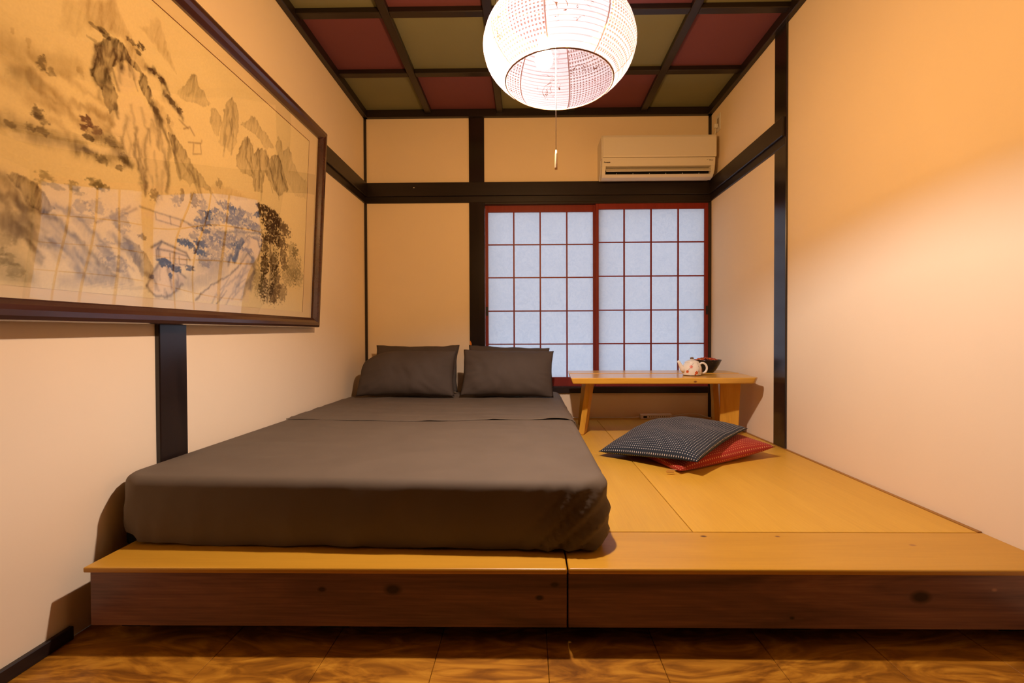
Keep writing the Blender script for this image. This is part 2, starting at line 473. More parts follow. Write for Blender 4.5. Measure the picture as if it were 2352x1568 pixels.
# ================================================================== BED
def fabric(name, col, sheen=0.0, rough=0.75, weave=900.0, spec=0.25):
    m, nt, p = new_mat(name)
    p.inputs['Roughness'].default_value = rough
    p.inputs['Specular IOR Level'].default_value = spec
    p.inputs['Sheen Weight'].default_value = sheen
    p.inputs['Sheen Roughness'].default_value = 0.5
    tc = N(nt, 'ShaderNodeTexCoord')
    n1 = N(nt, 'ShaderNodeTexNoise', Scale=6.0, Detail=4.0)
    nt.links.new(tc.outputs['Object'], n1.inputs['Vector'])
    r = N(nt, 'ShaderNodeValToRGB')
    r.color_ramp.elements[0].position = 0.3; r.color_ramp.elements[1].position = 0.7
    r.color_ramp.elements[0].color = (*[c * 0.94 for c in col], 1)
    r.color_ramp.elements[1].color = (*[c * 1.06 for c in col], 1)
    nt.links.new(n1.outputs['Fac'], r.inputs['Fac'])
    nt.links.new(r.outputs['Color'], p.inputs['Base Color'])
    nb = N(nt, 'ShaderNodeTexNoise', Scale=weave, Detail=1.0)
    nt.links.new(tc.outputs['Object'], nb.inputs['Vector'])
    bp = N(nt, 'ShaderNodeBump', Strength=0.15, Distance=0.0006)
    nt.links.new(nb.outputs['Fac'], bp.inputs['Height'])
    nt.links.new(bp.outputs['Normal'], p.inputs['Normal'])
    return m
M_sheet = fabric('charcoal_cotton', (0.135, 0.102, 0.068))
M_case = fabric('charcoal_pillowcase', (0.078, 0.058, 0.042))
M_matt = plain('mattress_dark', (0.012, 0.010, 0.010), rough=0.9, spec=0.1)

BX0, BX1, BY0, BY1, BZ = -1.238, 0.236, 1.280, 3.425, 0.412
bcx, bcy, ba, bb = (BX0 + BX1) / 2, (BY0 + BY1) / 2, (BX1 - BX0) / 2, (BY1 - BY0) / 2
BRAD, ROLL = 0.10, 0.030

def top_wrinkle(x, y):
    w = 0.004 * nz(x * 1.6, y * 2.2, 3.0)
    w += 0.003 * nz(x * 2.0 - 0.8 * y, y * 4.5 + x, 6.0, 4)
    cr_ = 1.0 - abs(2.0 * nz(x * 1.1 + 0.5 * y, y * 1.7 - 0.35 * x, 12.0, 2))
    w += 0.0040 * max(0.0, cr_) ** 6
    cr_ = 1.0 - abs(2.0 * nz(x * 0.9 - 0.7 * y, y * 2.6 + 0.5 * x, 27.0, 2))
    w += 0.0030 * max(0.0, cr_) ** 8
    # shallow tension creases running across the bed
    w += 0.0016 * nz(x * 1.2 + 0.6 * y, y * 14.0, 8.0, 2)
    e = max(0.0, (x - bcx) / ba)
    w += 0.0012 * nz(x * 10, y * 5, 1.0, 2) * sstep(0.3, 0.9, abs(e))
    return w

def build_sheet(parent):
    nx, ny, nr = 76, 104, 20
    V, Fc = [], []
    idx = {}
    ia, ib = ba - ROLL, bb - ROLL          # flat top inset by the roll radius
    rc = BRAD - ROLL
    def warp(x, y):
        px, py = abs(x) - (ia - rc), abs(y) - (ib - rc)
        if px > 0 and py > 0:
            p, q = px / rc, py / rc
            px, py = p * math.sqrt(1 - q * q / 2) * rc, q * math.sqrt(1 - p * p / 2) * rc
            return math.copysign(ia - rc + px, x), math.copysign(ib - rc + py, y)
        return x, y
    for j in range(ny + 1):
        for i in range(nx + 1):
            x, y = -ia + 2 * ia * i / nx, -ib + 2 * ib * j / ny
            x, y = warp(x, y)
            X, Y = bcx + x, bcy + y
            d = min(ia - abs(x), ib - abs(y))
            idx[(i, j)] = len(V)
            V.append((X, Y, BZ + top_wrinkle(X, Y) * sstep(0, 0.06, d)))
    for j in range(ny):
        for i in range(nx):
            Fc.append((idx[(i, j)], idx[(i + 1, j)], idx[(i + 1, j + 1)], idx[(i, j + 1)]))
    loop = [(i, 0) for i in range(nx)] + [(nx, j) for j in range(ny)] + [(i, ny) for i in range(nx, 0, -1)] + [(0, j) for j in range(ny, 0, -1)]
    P2 = [Vector(V[idx[k]]) for k in loop]
    nl = len(loop)
    # outward normals
    Nn = []
    for k in range(nl):
        t = (P2[(k + 1) % nl] - P2[k - 1]); t.z = 0; t.normalize()
        Nn.append(Vector((t.y, -t.x, 0)))
    arc = [0.0]
    for k in range(1, nl): arc.append(arc[-1] + (P2[k] - P2[k - 1]).length)
    prev = [idx[k] for k in loop]
    dropH = BZ - ROLL - ZP - 0.006
    for r in range(1, nr + 1):
        cur = []
        for k in range(nl):
            p, n = P2[k], Nn[k]
            X, Y = p.x, p.y
            if r <= 7:
                w = (PI / 2) * r / 7
                out, dn = ROLL * math.sin(w), ROLL * (1 - math.cos(w))
                f = r / 7 * 0.35
            else:
                q = (r - 7) / (nr - 7)
                hem = 0.006 * nz(arc[k] * 6, 4.0, 0, 2) + 0.006 * nz(arc[k] * 2, 9.0, 0, 2)
                lift = 0.0
                if n.y < -0.3 and X < -1.10: lift = 0.028 * sstep(-1.13, -1.21, X)
                out = ROLL + 0.008 * math.sin(PI * q) - (0.006 if n.y < -0.25 else 0.008) * q
                dn = ROLL + q * (dropH - max(-0.004, hem + lift))
                f = 0.35 + 0.65 * q
            # drape folds: slanted on the front and bunched at the corners
            if n.y < -0.25:
                sl = X + 0.9 * (dn - 0.1) * (1 if X > -0.5 else 0.25)
                fold = 0.007 * nz(sl * 9.0, 0.5, 2.0, 2) + 0.003 * nz(sl * 24.0, 3.5, 2.0, 2)
                cr = sstep(-0.12, 0.22, X)
                ph = (X - 0.26) + 0.85 * dn
                fold += cr * 0.017 * math.sin(ph * 105.0 + 2.0 * nz(X * 5, dn * 5, 1.0, 1)) * math.exp(-((X - 0.12 + 0.3 * dn) / 0.16) ** 2)
                cl = sstep(-1.06, -1.20, X)
                fold += cl * 0.008 * math.sin((X + 0.25 * dn) * 130.0)
            else:
                fold = 0.004 * nz(arc[k] * 9.0, dn * 4, 2.0, 2)
                if n.x > 0.5: fold += 0.007 * math.sin((Y + 0.9 * dn) * 60.0) * math.exp(-((Y - 1.38) / 0.09) ** 2)
            o = out + fold * f
            zz = p.z - dn
            Xn = X + n.x * o
            if Xn < XL + 0.004: Xn = XL + 0.004
            cur.append(len(V))
            V.append((Xn, Y + n.y * o, zz))
        for k in range(nl):
            k2 = (k + 1) % nl
            Fc.append((prev[k], cur[k], cur[k2], prev[k2]))
        prev = cur
    # the foot of the bed stands a little askew to the platform edge
    V = [(v[0], v[1] + 0.024 * (bcx - v[0]) / ba * (1 - (v[1] - BY0) / (BY1 - BY0)), v[2]) for v in V]
    o = obj('fitted_sheet', V, Fc, M_sheet, parent, smooth=True)
    return o

bed = empty('bed', (bcx, bcy, ZP), 'low double bed under charcoal cotton sheets on the wooden platform', 'bed')
build_sheet(bed)
box('mattress', BX0 + 0.022, BX1 - 0.035, BY0 + 0.065, BY1 - 0.03, ZP + 0.002, BZ - 0.025, M_matt, bed, bev=0.02, seg=3)
# mattress skirt hanging past the platform on the wall side
box('mattress_skirt', BX0 + 0.002, -1.190, BY0 + 0.075, BY1 - 0.03, 0.188, 0.30, M_matt, bed, bev=0.008)

def build_cuff(parent):
    """top sheet turned down: a thin layer over the head end with a ragged front edge"""
    nx, ny = 110, 44
    V, Fc = [], []
    y1 = 3.36
    sa, sb = BX0 + 0.020, BX1 + 0.055           # arc coordinate across the bed, the right end bends over the edge
    for j in range(ny + 1):
        for i in range(nx + 1):
            s = sa + (sb - sa) * i / nx
            y0 = 2.215 + 0.010 * nz(s * 3.0, 2.0, 0, 2) + 0.035 * sstep(-0.9, -1.22, s) + 0.03 * sstep(0.1, 0.28, s)
            v = j / ny
            y = y0 + (y1 - y0) * v ** 1.5
            lift = 0.006 + 0.003 * nz(s * 7, y * 3, 5.0, 2)
            g_ = max(0, nz(s * 5, 1.0, 0, 3)) * 0.012
            if j == 0: lift = 0.002 + g_
            elif j == 1: lift = 0.007 + g_
            lift += 0.003 * nz(s * 2.2 - 0.5 * y, y * 10.0, 4.0, 3)
            lift = max(lift, 0.0012)
            x, z = s, BZ + top_wrinkle(s, y) + lift
            e = BX1 - ROLL
            if s > e:
                w = (s - e) / ROLL
                if w < PI / 2:
                    x = e + (ROLL + lift) * math.sin(w); z = BZ - ROLL + (ROLL + lift) * math.cos(w)
                else:
                    x = e + ROLL + lift; z = BZ - ROLL - (s - e - ROLL * PI / 2)
            V.append((x, y, z))
    for j in range(ny):
        for i in range(nx):
            a = j * (nx + 1) + i
            Fc.append((a, a + 1, a + nx + 2, a + nx + 1))
    return obj('turned_down_sheet', V, Fc, M_sheet, parent, smooth=True)
build_cuff(bed)

# ------------------------------------------------------------------ pillows
def pillow(name, label, w, h, T, M, seed, corner=(0, 0, 0, 0), group='bed pillows'):
    nu, nv = 46, 32
    V, Fc = [], []
    ids = [{}, {}]
    def base(u, v):
        x = u * w / 2 * (1 - 0.045 * (1 - v * v) * abs(u) ** 3)
        y = v * h / 2 * (1 - 0.05 * (1 - u * u) * abs(v) ** 3)
        return x, y
    for side in (0, 1):
        for j in range(nv + 1):
            for i in range(nu + 1):
                u, v = -1 + 2 * i / nu, -1 + 2 * j / nv
                edge = i in (0, nu) or j in (0, nv)
                if side == 1 and edge:
                    ids[1][(i, j)] = ids[0][(i, j)]
                    continue
                x, y = base(u, v)
                t = T / 2 * (max(0, 1 - abs(u) ** 2.6) ** 0.55) * (max(0, 1 - abs(v) ** 2.4) ** 0.55)
                m = 1 - max(abs(u), abs(v)) ** 3
                wr = 0.013 * nz(x * 5 + seed, y * 5, side * 7.0 + seed, 3)
                rad = math.atan2(v, u)
                wr += 0.010 * nz(rad * 5.0 + seed, seed, side, 2) * sstep(0.35, 0.95, max(abs(u), abs(v)))
                wr += 0.005 * nz(x * 16 + y * 9 + seed, y * 6, seed, 2)
                z = (t + wr * min(1, m * 2.2)) * (1 if side == 0 else -1)
                if edge:
                    z = 0.006 * nz(x * 9, y * 9, seed, 2)
                    x += 0.006 * nz(y * 8, seed, 1.0, 2); y += 0.007 * nz(x * 9, seed, 2.0, 2)
                cx = [(u < 0 and v < 0), (u > 0 and v < 0), (u > 0 and v > 0), (u < 0 and v > 0)]
                for k in range(4):
                    if cx[k] and corner[k]:
                        c = (abs(u) * abs(v)) ** 2.5
                        z += corner[k] * c * 0.5
                        x *= 1 - abs(corner[k]) * c * 0.9
                        y *= 1 - abs(corner[k]) * c * 0.35
                ids[side][(i, j)] = len(V)
                V.append(M @ Vector((x, y, z)))
    for side in (0, 1):
        d = ids[side]
        for j in range(nv):
            for i in range(nu):
                q = (d[(i, j)], d[(i + 1, j)], d[(i + 1, j + 1)], d[(i, j + 1)])
                Fc.append(q if side == 0 else q[::-1])
    o = obj(name, V, Fc, M_case, None, smooth=True)
    return tag(o, label, 'pillow', group)

def lean(cx, cy, z0, h, ang, yaw=0.0, roll=0.0):
    """pillow local x=width, y=up, z=towards the room; bottom edge rests at z0, top leans away by ang"""
    R = Matrix.Rotation(yaw, 4, 'Z') @ Matrix.Rotation(PI / 2 - ang, 4, 'X') @ Matrix.Rotation(roll, 4, 'Z')
    c = Vector((cx, cy, z0)) + (R @ Vector((0, h / 2, 0)))
    return Matrix.Translation(c) @ R

zb = BZ + 0.020
pillow('pillow', 'charcoal pillow at the back of the left pair, against the wall', 0.62, 0.355, 0.10, lean(-0.815, 3.240, zb, 0.355, 0.30, 0.0, 0.0), 11.0)
pillow('pillow', 'charcoal pillow at the back of the right pair, mostly hidden by the front one', 0.60, 0.345, 0.10, lean(-0.150, 3.240, zb, 0.345, 0.30, 0.0, -0.045), 23.0)
pillow('pillow', 'charcoal pillow at the front of the left pair beside the left wall', 0.665, 0.335, 0.17, lean(-0.825, 3.010, zb, 0.335, 0.42, 0.02, -0.005), 3.0, corner=(0, 0, 0, -0.26))
pillow('pillow', 'charcoal pillow at the front of the right pair below the window', 0.63, 0.335, 0.17, lean(-0.140, 3.005, zb, 0.33, 0.42, -0.02, -0.015), 5.0, corner=(0, 0, 0, 0))

# ================================================================== PAPER LANTERN
LC = Vector((0.1037, 1.450, 1.742))
LA, LB = 0.2404, 0.155
def lantern_paper():
    m, nt, p = new_mat('lantern_paper')
    out = nt.nodes['Material Output']
    tc = N(nt, 'ShaderNodeTexCoord')
    sub = N(nt, 'ShaderNodeVectorMath', operation='SUBTRACT')
    sub.inputs[1].default_value = LC
    nt.links.new(tc.outputs['Object'], sub.inputs[0])
    sp = N(nt, 'ShaderNodeSeparateXYZ')
    nt.links.new(sub.outputs[0], sp.inputs[0])
    def math_(op, a, b=None, c=None):
        n = N(nt, 'ShaderNodeMath', operation=op)
        for i, q in enumerate((a, b, c)):
            if q is None: continue
            if isinstance(q, (int, float)): n.inputs[i].default_value = q
            else: nt.links.new(q, n.inputs[i])
        return n.outputs[0]
    ang = math_('ARCTAN2', sp.outputs['Y'], sp.outputs['X'])
    a8 = math_('MULTIPLY', ang, 8.0 / (2 * PI))
    strip = math_('GREATER_THAN', math_('FRACT', math_('MULTIPLY', math_('ADD', a8, 8.3), 0.5)), 0.5)   # alternate plain and lace gores
    # lace dots
    dz = math_('SUBTRACT', math_('FRACT', math_('MULTIPLY', sp.outputs['Z'], 115.0)), 0.5)
    da = math_('SUBTRACT', math_('FRACT', math_('MULTIPLY', ang, 21.0)), 0.5)
    dd = math_('SQRT', math_('ADD', math_('MULTIPLY', dz, dz), math_('MULTIPLY', da, da)))
    dot = math_('MULTIPLY', math_('LESS_THAN', dd, 0.27), strip)
    # seams between gores
    sf = math_('ABSOLUTE', math_('SUBTRACT', math_('FRACT', math_('ADD', a8, 8.3)), 0.5))
    seam = math_('GREATER_THAN', sf, 0.487)
    # ribs
    rf = math_('ABSOLUTE', math_('SUBTRACT', math_('FRACT', math_('MULTIPLY', sp.outputs['Z'], 92.0)), 0.5))
    rib = math_('GREATER_THAN', rf, 0.39)
    # fibres
    nn = N(nt, 'ShaderNodeTexNoise', Scale=16.0, Detail=2.0, Distortion=1.5)
    nt.links.new(tc.outputs['Object'], nn.inputs['Vector'])
    fib = math_('LESS_THAN', math_('ABSOLUTE', math_('SUBTRACT', nn.outputs['Fac'], 0.47)), 0.006)
    n2 = N(nt, 'ShaderNodeTexNoise', Scale=7.0)
    nt.links.new(tc.outputs['Object'], n2.inputs['Vector'])
    fib = math_('MULTIPLY', fib, math_('GREATER_THAN', n2.outputs['Fac'], 0.56))
    k = math_('MAXIMUM', math_('MULTIPLY', rib, 0.45), math_('MAXIMUM', math_('MULTIPLY', seam, 0.85), math_('MAXIMUM', math_('MULTIPLY', fib, 0.95), math_('MULTIPLY', dot, 0.80))))
    mc = N(nt, 'ShaderNodeMix', data_type='RGBA')
    nt.links.new(k, mc.inputs[0])
    mc.inputs[6].default_value = (0.235, 0.215, 0.24, 1)
    mc.inputs[7].default_value = (0.05, 0.014, 0.003, 1)
    df = N(nt, 'ShaderNodeBsdfDiffuse')
    tl = N(nt, 'ShaderNodeBsdfTranslucent')
    nt.links.new(mc.outputs[2], df.inputs['Color'])
    nt.links.new(mc.outputs[2], tl.inputs['Color'])
    mx = N(nt, 'ShaderNodeMixShader')
    mx.inputs[0].default_value = 0.58
    nt.links.new(df.outputs[0], mx.inputs[1])
    nt.links.new(tl.outputs[0], mx.inputs[2])
    tr = N(nt, 'ShaderNodeBsdfTransparent')
    tr.inputs['Color'].default_value = (*PAPER_TINT, 1)
    thin = N(nt, 'ShaderNodeMixShader')
    thin.inputs[0].default_value = 0.68
    nt.links.new(mx.outputs[0], thin.inputs[1])
    nt.links.new(tr.outputs[0], thin.inputs[2])
    nt.links.new(thin.outputs[0], out.inputs['Surface'])
    return m
M_lant = lantern_paper()
M_wire = plain('lantern_wire', (0.22, 0.09, 0.03), rough=0.5)
M_cord = plain('white_cord', (0.80, 0.72, 0.62), rough=0.7)
M_handle = plain('wooden_pull', (0.74, 0.50, 0.25), rough=0.5, var=0.05)
m, nt, p = new_mat('bulb_glow')
p.inputs['Base Color'].default_value = (1, 1, 1, 1)
p.inputs['Emission Color'].default_value = (*BULB_COLOR, 1)
p.inputs['Emission Strength'].default_value = BULB_STRENGTH
M_bulb = m

lamp = empty('paper_lantern', LC, 'round white paper pendant lantern glowing below the coffered ceiling', 'lamp')
n = 36
zr = 0.1093
prof = []
for k in range(n + 1):
    z = -zr + 2 * zr * k / n
    rr = LA * math.sqrt(1 - (z / LB) ** 2)
    rr += 0.0012 * math.cos(2 * PI * z * 92.0)
    prof.append((rr, z))
lathe('shade', prof, LC, M_lant, lamp, seg=96)
def ring(name, r, z, rt, mat, parent, seg=72):
    pts = []
    pr_ = [(r + rt * math.cos(2 * PI * k / 8), z + rt * math.sin(2 * PI * k / 8)) for k in range(8)]
    return lathe(name, pr_, LC, mat, parent, seg=seg, closed=True)
rb = LA * math.sqrt(1 - (zr / LB) ** 2)
ring('bottom_rim', rb, -zr, 0.0022, M_wire, lamp)
ring('top_rim', rb, zr, 0.0022, M_wire, lamp)
# wire spreader holding the shade
bc = Vector((0.0558, 1.450, 1.706))
tube('spreader', [LC + Vector((-rb, 0, zr)), LC + Vector((rb, 0, zr))], 0.002, M_wire, lamp, seg=6)
lathe('socket', [(0.0, 0.028), (0.019, 0.030), (0.019, 0.075), (0.012, 0.085), (0.0, 0.086)], bc, M_white, lamp, seg=20)
bm = bmesh.new()
bmesh.ops.create_icosphere(bm, subdivisions=2, radius=0.030, matrix=Matrix.Translation(bc))
bobj('bulb', bm, M_bulb, lamp, smooth=True)
tube('supply_cord', [(bc.x, bc.y, bc.z + 0.086), (bc.x + 0.01, bc.y, 1.80), (bc.x + 0.02, bc.y, 2.1), (bc.x + 0.02, bc.y, 2.52)], 0.0035, M_cord, lamp, seg=8)
lathe('ceiling_cap', [(0.0, -0.035), (0.030, -0.034), (0.042, -0.02), (0.042, 0.0), (0.0, 0.0)], (bc.x + 0.02, bc.y, ZC - 0.0005), M_white, lamp, seg=24)
pcx = 0.0937
tube('pull_cord', [(bc.x + 0.02, 1.450, 1.755), (pcx, 1.450, 1.745), (pcx, 1.450, 1.60), (pcx, 1.450, 1.416)], 0.0014, M_cord, lamp, seg=6)
lathe('pull_handle', [(0.0, 0.0636), (0.0022, 0.0625), (0.0036, 0.050), (0.0046, 0.006), (0.0044, 0.001), (0.0, 0.0)], (pcx, 1.450, 1.356), M_handle, lamp, seg=14)

# ================================================================== FRAMED PAINTING
PBR = Vector((-1.210, 2.588, 0.885))
PU = Vector((0.01299724, -0.99978757, -0.0159966))
PV = Vector((0.0576944, -0.01522146, 0.99821824))
PN = Vector((0.99824968, 0.01389699, -0.05748431))          # towards the room
def pic(s, t, d=0.0): return PBR + PU * s + PV * t + PN * d
S0, S1, T0, T1 = -0.012, 1.980, 0.0, 1.112
painting = empty('framed_painting', pic((S0 + S1) / 2, T0, -0.02), 'large framed ink landscape of misty mountains on the left wall', 'painting')
# mitred moulding with a rounded profile (w across the face, d out of the wall)
PROF = [(0.0, -0.038), (0.0, -0.006), (0.004, 0.004), (0.014, 0.010), (0.028, 0.010), (0.040, 0.003), (0.050, -0.008), (0.054, -0.012), (0.054, -0.038)]
def moulding(name, a, b, ina, inb):
    """a, b outer corners (s,t); ina/inb inward mitre directions"""
    V = []
    for c, i_ in ((a, ina), (b, inb)):
        for w, d in PROF: V.append(pic(c[0] + i_[0] * w, c[1] + i_[1] * w, d))
    k = len(PROF)
    Fc = [(i, (i + 1) % k, k + (i + 1) % k, k + i) for i in range(k)] + [tuple(range(k)), tuple(range(2 * k - 1, k - 1, -1))]
    o = obj(name, V, Fc, M_frame, painting, smooth=False)
    bmx = bmesh.new(); bmx.from_mesh(o.data); bmesh.ops.recalc_face_normals(bmx, faces=bmx.faces); bmx.to_mesh(o.data); bmx.free()
    return o
moulding('frame_bar', (S0, T0), (S1, T0), (1, 1), (-1, 1))
moulding('frame_bar', (S1, T0), (S1, T1), (-1, 1), (-1, -1))
moulding('frame_bar', (S1, T1), (S0, T1), (-1, -1), (1, -1))
moulding('frame_bar', (S0, T1), (S0, T0), (1, -1), (1, 1))
def slab(name, s0, s1, t0, t1, d0, d1, mat):
    V = [pic(s, t, d) for d in (d0, d1) for s, t in ((s0, t0), (s1, t0), (s1, t1), (s0, t1))]
    return obj(name, V, [(0, 1, 2, 3), (7, 6, 5, 4), (0, 4, 5, 1), (1, 5, 6, 2), (2, 6, 7, 3), (3, 7, 4, 0)], mat, painting)
slab('backing_board', S0 + 0.02, S1 - 0.02, T0 + 0.02, T1 - 0.02, -0.036, -0.028, M_black)
slab('mount', S0 + 0.050, S1 - 0.050, T0 + 0.036, T1 - 0.050, -0.0275, -0.0240, M_mount)
IS0, IS1, IT0, IT1 = 0.145, 1.850, 0.083, 1.002
for s0, s1, t0, t1 in ((IS0 - 0.0035, IS0, IT0 - 0.001, IT1 + 0.0035), (IS1, IS1 + 0.0035, IT0 - 0.001, IT1 + 0.0035), (IS0, IS1, IT1, IT1 + 0.0035)):
    slab('mount_line', s0, s1, t0, t1, -0.0242, -0.0228, M_brownline)

def vnoise(x, y, seed):
    """value noise on numpy arrays"""
    xi, yi = np.floor(x).astype(np.int64), np.floor(y).astype(np.int64)
    fx, fy = x - xi, y - yi
    fx, fy = fx * fx * (3 - 2 * fx), fy * fy * (3 - 2 * fy)
    def h(a, b):
        q = (a * 374761393 + b * 668265263 + seed * 974634777) & 0xffffffff
        q = ((q ^ (q >> 13)) * 1274126177) & 0xffffffff
        return ((q ^ (q >> 16)) & 0xffff) / 65535.0
    return (h(xi, yi) * (1 - fx) + h(xi + 1, yi) * fx) * (1 - fy) + (h(xi, yi + 1) * (1 - fx) + h(xi + 1, yi + 1) * fx) * fy
def fbm(x, y, seed, o=4):
    r = 0; a = 0.5; t = 0
    for k in range(o):
        r = r + a * vnoise(x * 2 ** k, y * 2 ** k, seed + k); t += a; a *= 0.55
    return r / t
def seg_dist(X, Y, pts):
    D = np.full(X.shape, 1e9)
    for (ax, ay), (bx, by) in zip(pts[:-1], pts[1:]):
        dx, dy = bx - ax, by - ay
        L2 = dx * dx + dy * dy + 1e-9
        t = np.clip(((X - ax) * dx + (Y - ay) * dy) / L2, 0, 1)
        D = np.minimum(D, (X - ax - t * dx) ** 2 + (Y - ay - t * dy) ** 2)
    return np.sqrt(D)
def inside(X, Y, pts):
    c = np.zeros(X.shape, bool)
    n_ = len(pts)
    for i in range(n_):
        (x1, y1), (x2, y2) = pts[i], pts[i - 1]
        if y1 == y2: continue
        c ^= ((y1 > Y) != (y2 > Y)) & (X < (x2 - x1) * (Y - y1) / (y2 - y1) + x1)
    return c
PF=[([(1438,818),(1382,857),(1372,794),(1412,741),(1455,743)],0.22,1,0),([(1382,857),(1299,918),(1298,898),(1278,878),(1262,858),(1235,837),(1212,811),(1260,816),(1281,825),(1328,803),(1372,794)],0.36,1,0),([(1221,890),(1188,911),(1178,937),(1158,964),(1143,955),(1136,941),(1123,931),(1116,897),(1095,871),(1074,839),(1101,853),(1133,858),(1164,877),(1199,887)],0.36,1,0),([(1354,758),(1337,783),(1295,811),(1275,807),(1244,787),(1214,778),(1194,758),(1175,727),(1150,679),(1180,688),(1203,708),(1218,727),(1213,761),(1243,766),(1274,769),(1293,745),(1307,717),(1311,693),(1298,671),(1283,658),(1287,622),(1307,590),(1322,617),(1332,648),(1355,659),(1366,670),(1357,716)],0.8,0,0),([(1270,798),(1251,835),(1219,829),(1184,796),(1206,774),(1239,786)],0.42,1,0),([(1288,756),(1259,761),(1216,755),(1225,710),(1256,672),(1281,667),(1296,685),(1292,720)],0.5,5,0),([(1270,655),(1224,688),(1168,671),(1137,643),(1103,585),(1094,441),(1181,414),(1211,473),(1228,489),(1291,543),(1315,541),(1293,589)],0.38,5,0),([(1169,707),(1127,709),(1080,668),(1092,638),(1137,657)],0.3,1,0),([(1099,636),(1079,639),(1044,619),(1008,592),(984,564),(945,546),(896,518),(851,478),(928,508),(967,509),(996,492),(1026,508),(1046,491),(1068,544),(1083,583)],0.72,0,140),([(1065,770),(1046,807),(1026,831),(1013,858),(992,888),(977,878),(968,847),(949,851),(932,833),(903,821),(942,793),(995,780),(1030,768)],0.5,0,120),([(854,697),(844,764),(834,820),(818,868),(783,906),(754,895),(737,866),(739,811),(752,727),(790,694)],0.55,0,160),([(908,763),(906,797),(881,814),(851,812),(841,783),(856,731),(881,720)],0.45,0,110),([(730,827),(681,868),(656,899),(616,892),(580,876),(519,862),(476,829),(552,802),(623,831)],0.45,0,120),([(747,650),(742,701),(716,760),(677,805),(648,782),(632,750),(598,783),(551,795),(512,770),(489,793),(438,819),(408,781),(336,681),(410,629),(479,651),(545,697),(556,603),(619,587),(634,646),(677,638)],0.62,0,260),([(467,850),(444,905),(415,878),(396,850),(359,883),(329,876),(307,833),(229,792),(152,782),(145,696),(267,672),(376,734)],0.42,0,200),([(887,515),(847,563),(810,546),(754,557),(650,545),(751,516),(843,495)],0.25,1,0),([(1565,336),(1545,348),(1523,344),(1499,334),(1481,318),(1466,300),(1453,289),(1480,267),(1508,276),(1525,301),(1545,319)],0.72,0,0),([(1594,345),(1576,334),(1548,313),(1522,282),(1504,266),(1531,273),(1563,288),(1593,299)],0.4,1,0),([(1252,254),(1209,242),(1174,221),(1137,174),(1153,143),(1183,149),(1218,195)],0.55,0,160),([(1451,295),(1400,297),(1339,251),(1275,182),(1309,176),(1365,221),(1416,269)],0.22,2,0),([(1398,194),(1337,193),(1238,169),(1216,131),(1287,110),(1395,111)],0.24,2,0),([(1196,347),(1138,360),(1026,360),(963,351),(966,337),(1079,327),(1143,332),(1190,335)],0.6,5,0),([(1163,237),(1112,266),(1003,250),(994,209),(1040,195),(1067,204),(1132,209)],0.75,5,0),([(1164,123),(1148,158),(1125,195),(1094,215),(1061,199),(1025,178),(999,166),(1016,143),(1057,108),(1083,88),(1127,92),(1155,109)],0.75,5,0),([(947,95),(869,153),(772,199),(696,259),(646,318),(601,299),(592,247),(625,151),(633,105),(822,95)],0.55,5,0),([(747,263),(720,323),(682,368),(629,395),(578,390),(557,347),(577,290),(613,317),(657,316)],0.5,5,0),([(747,269),(731,328),(698,371),(673,364),(700,321),(717,274)],0.95,3,0)]
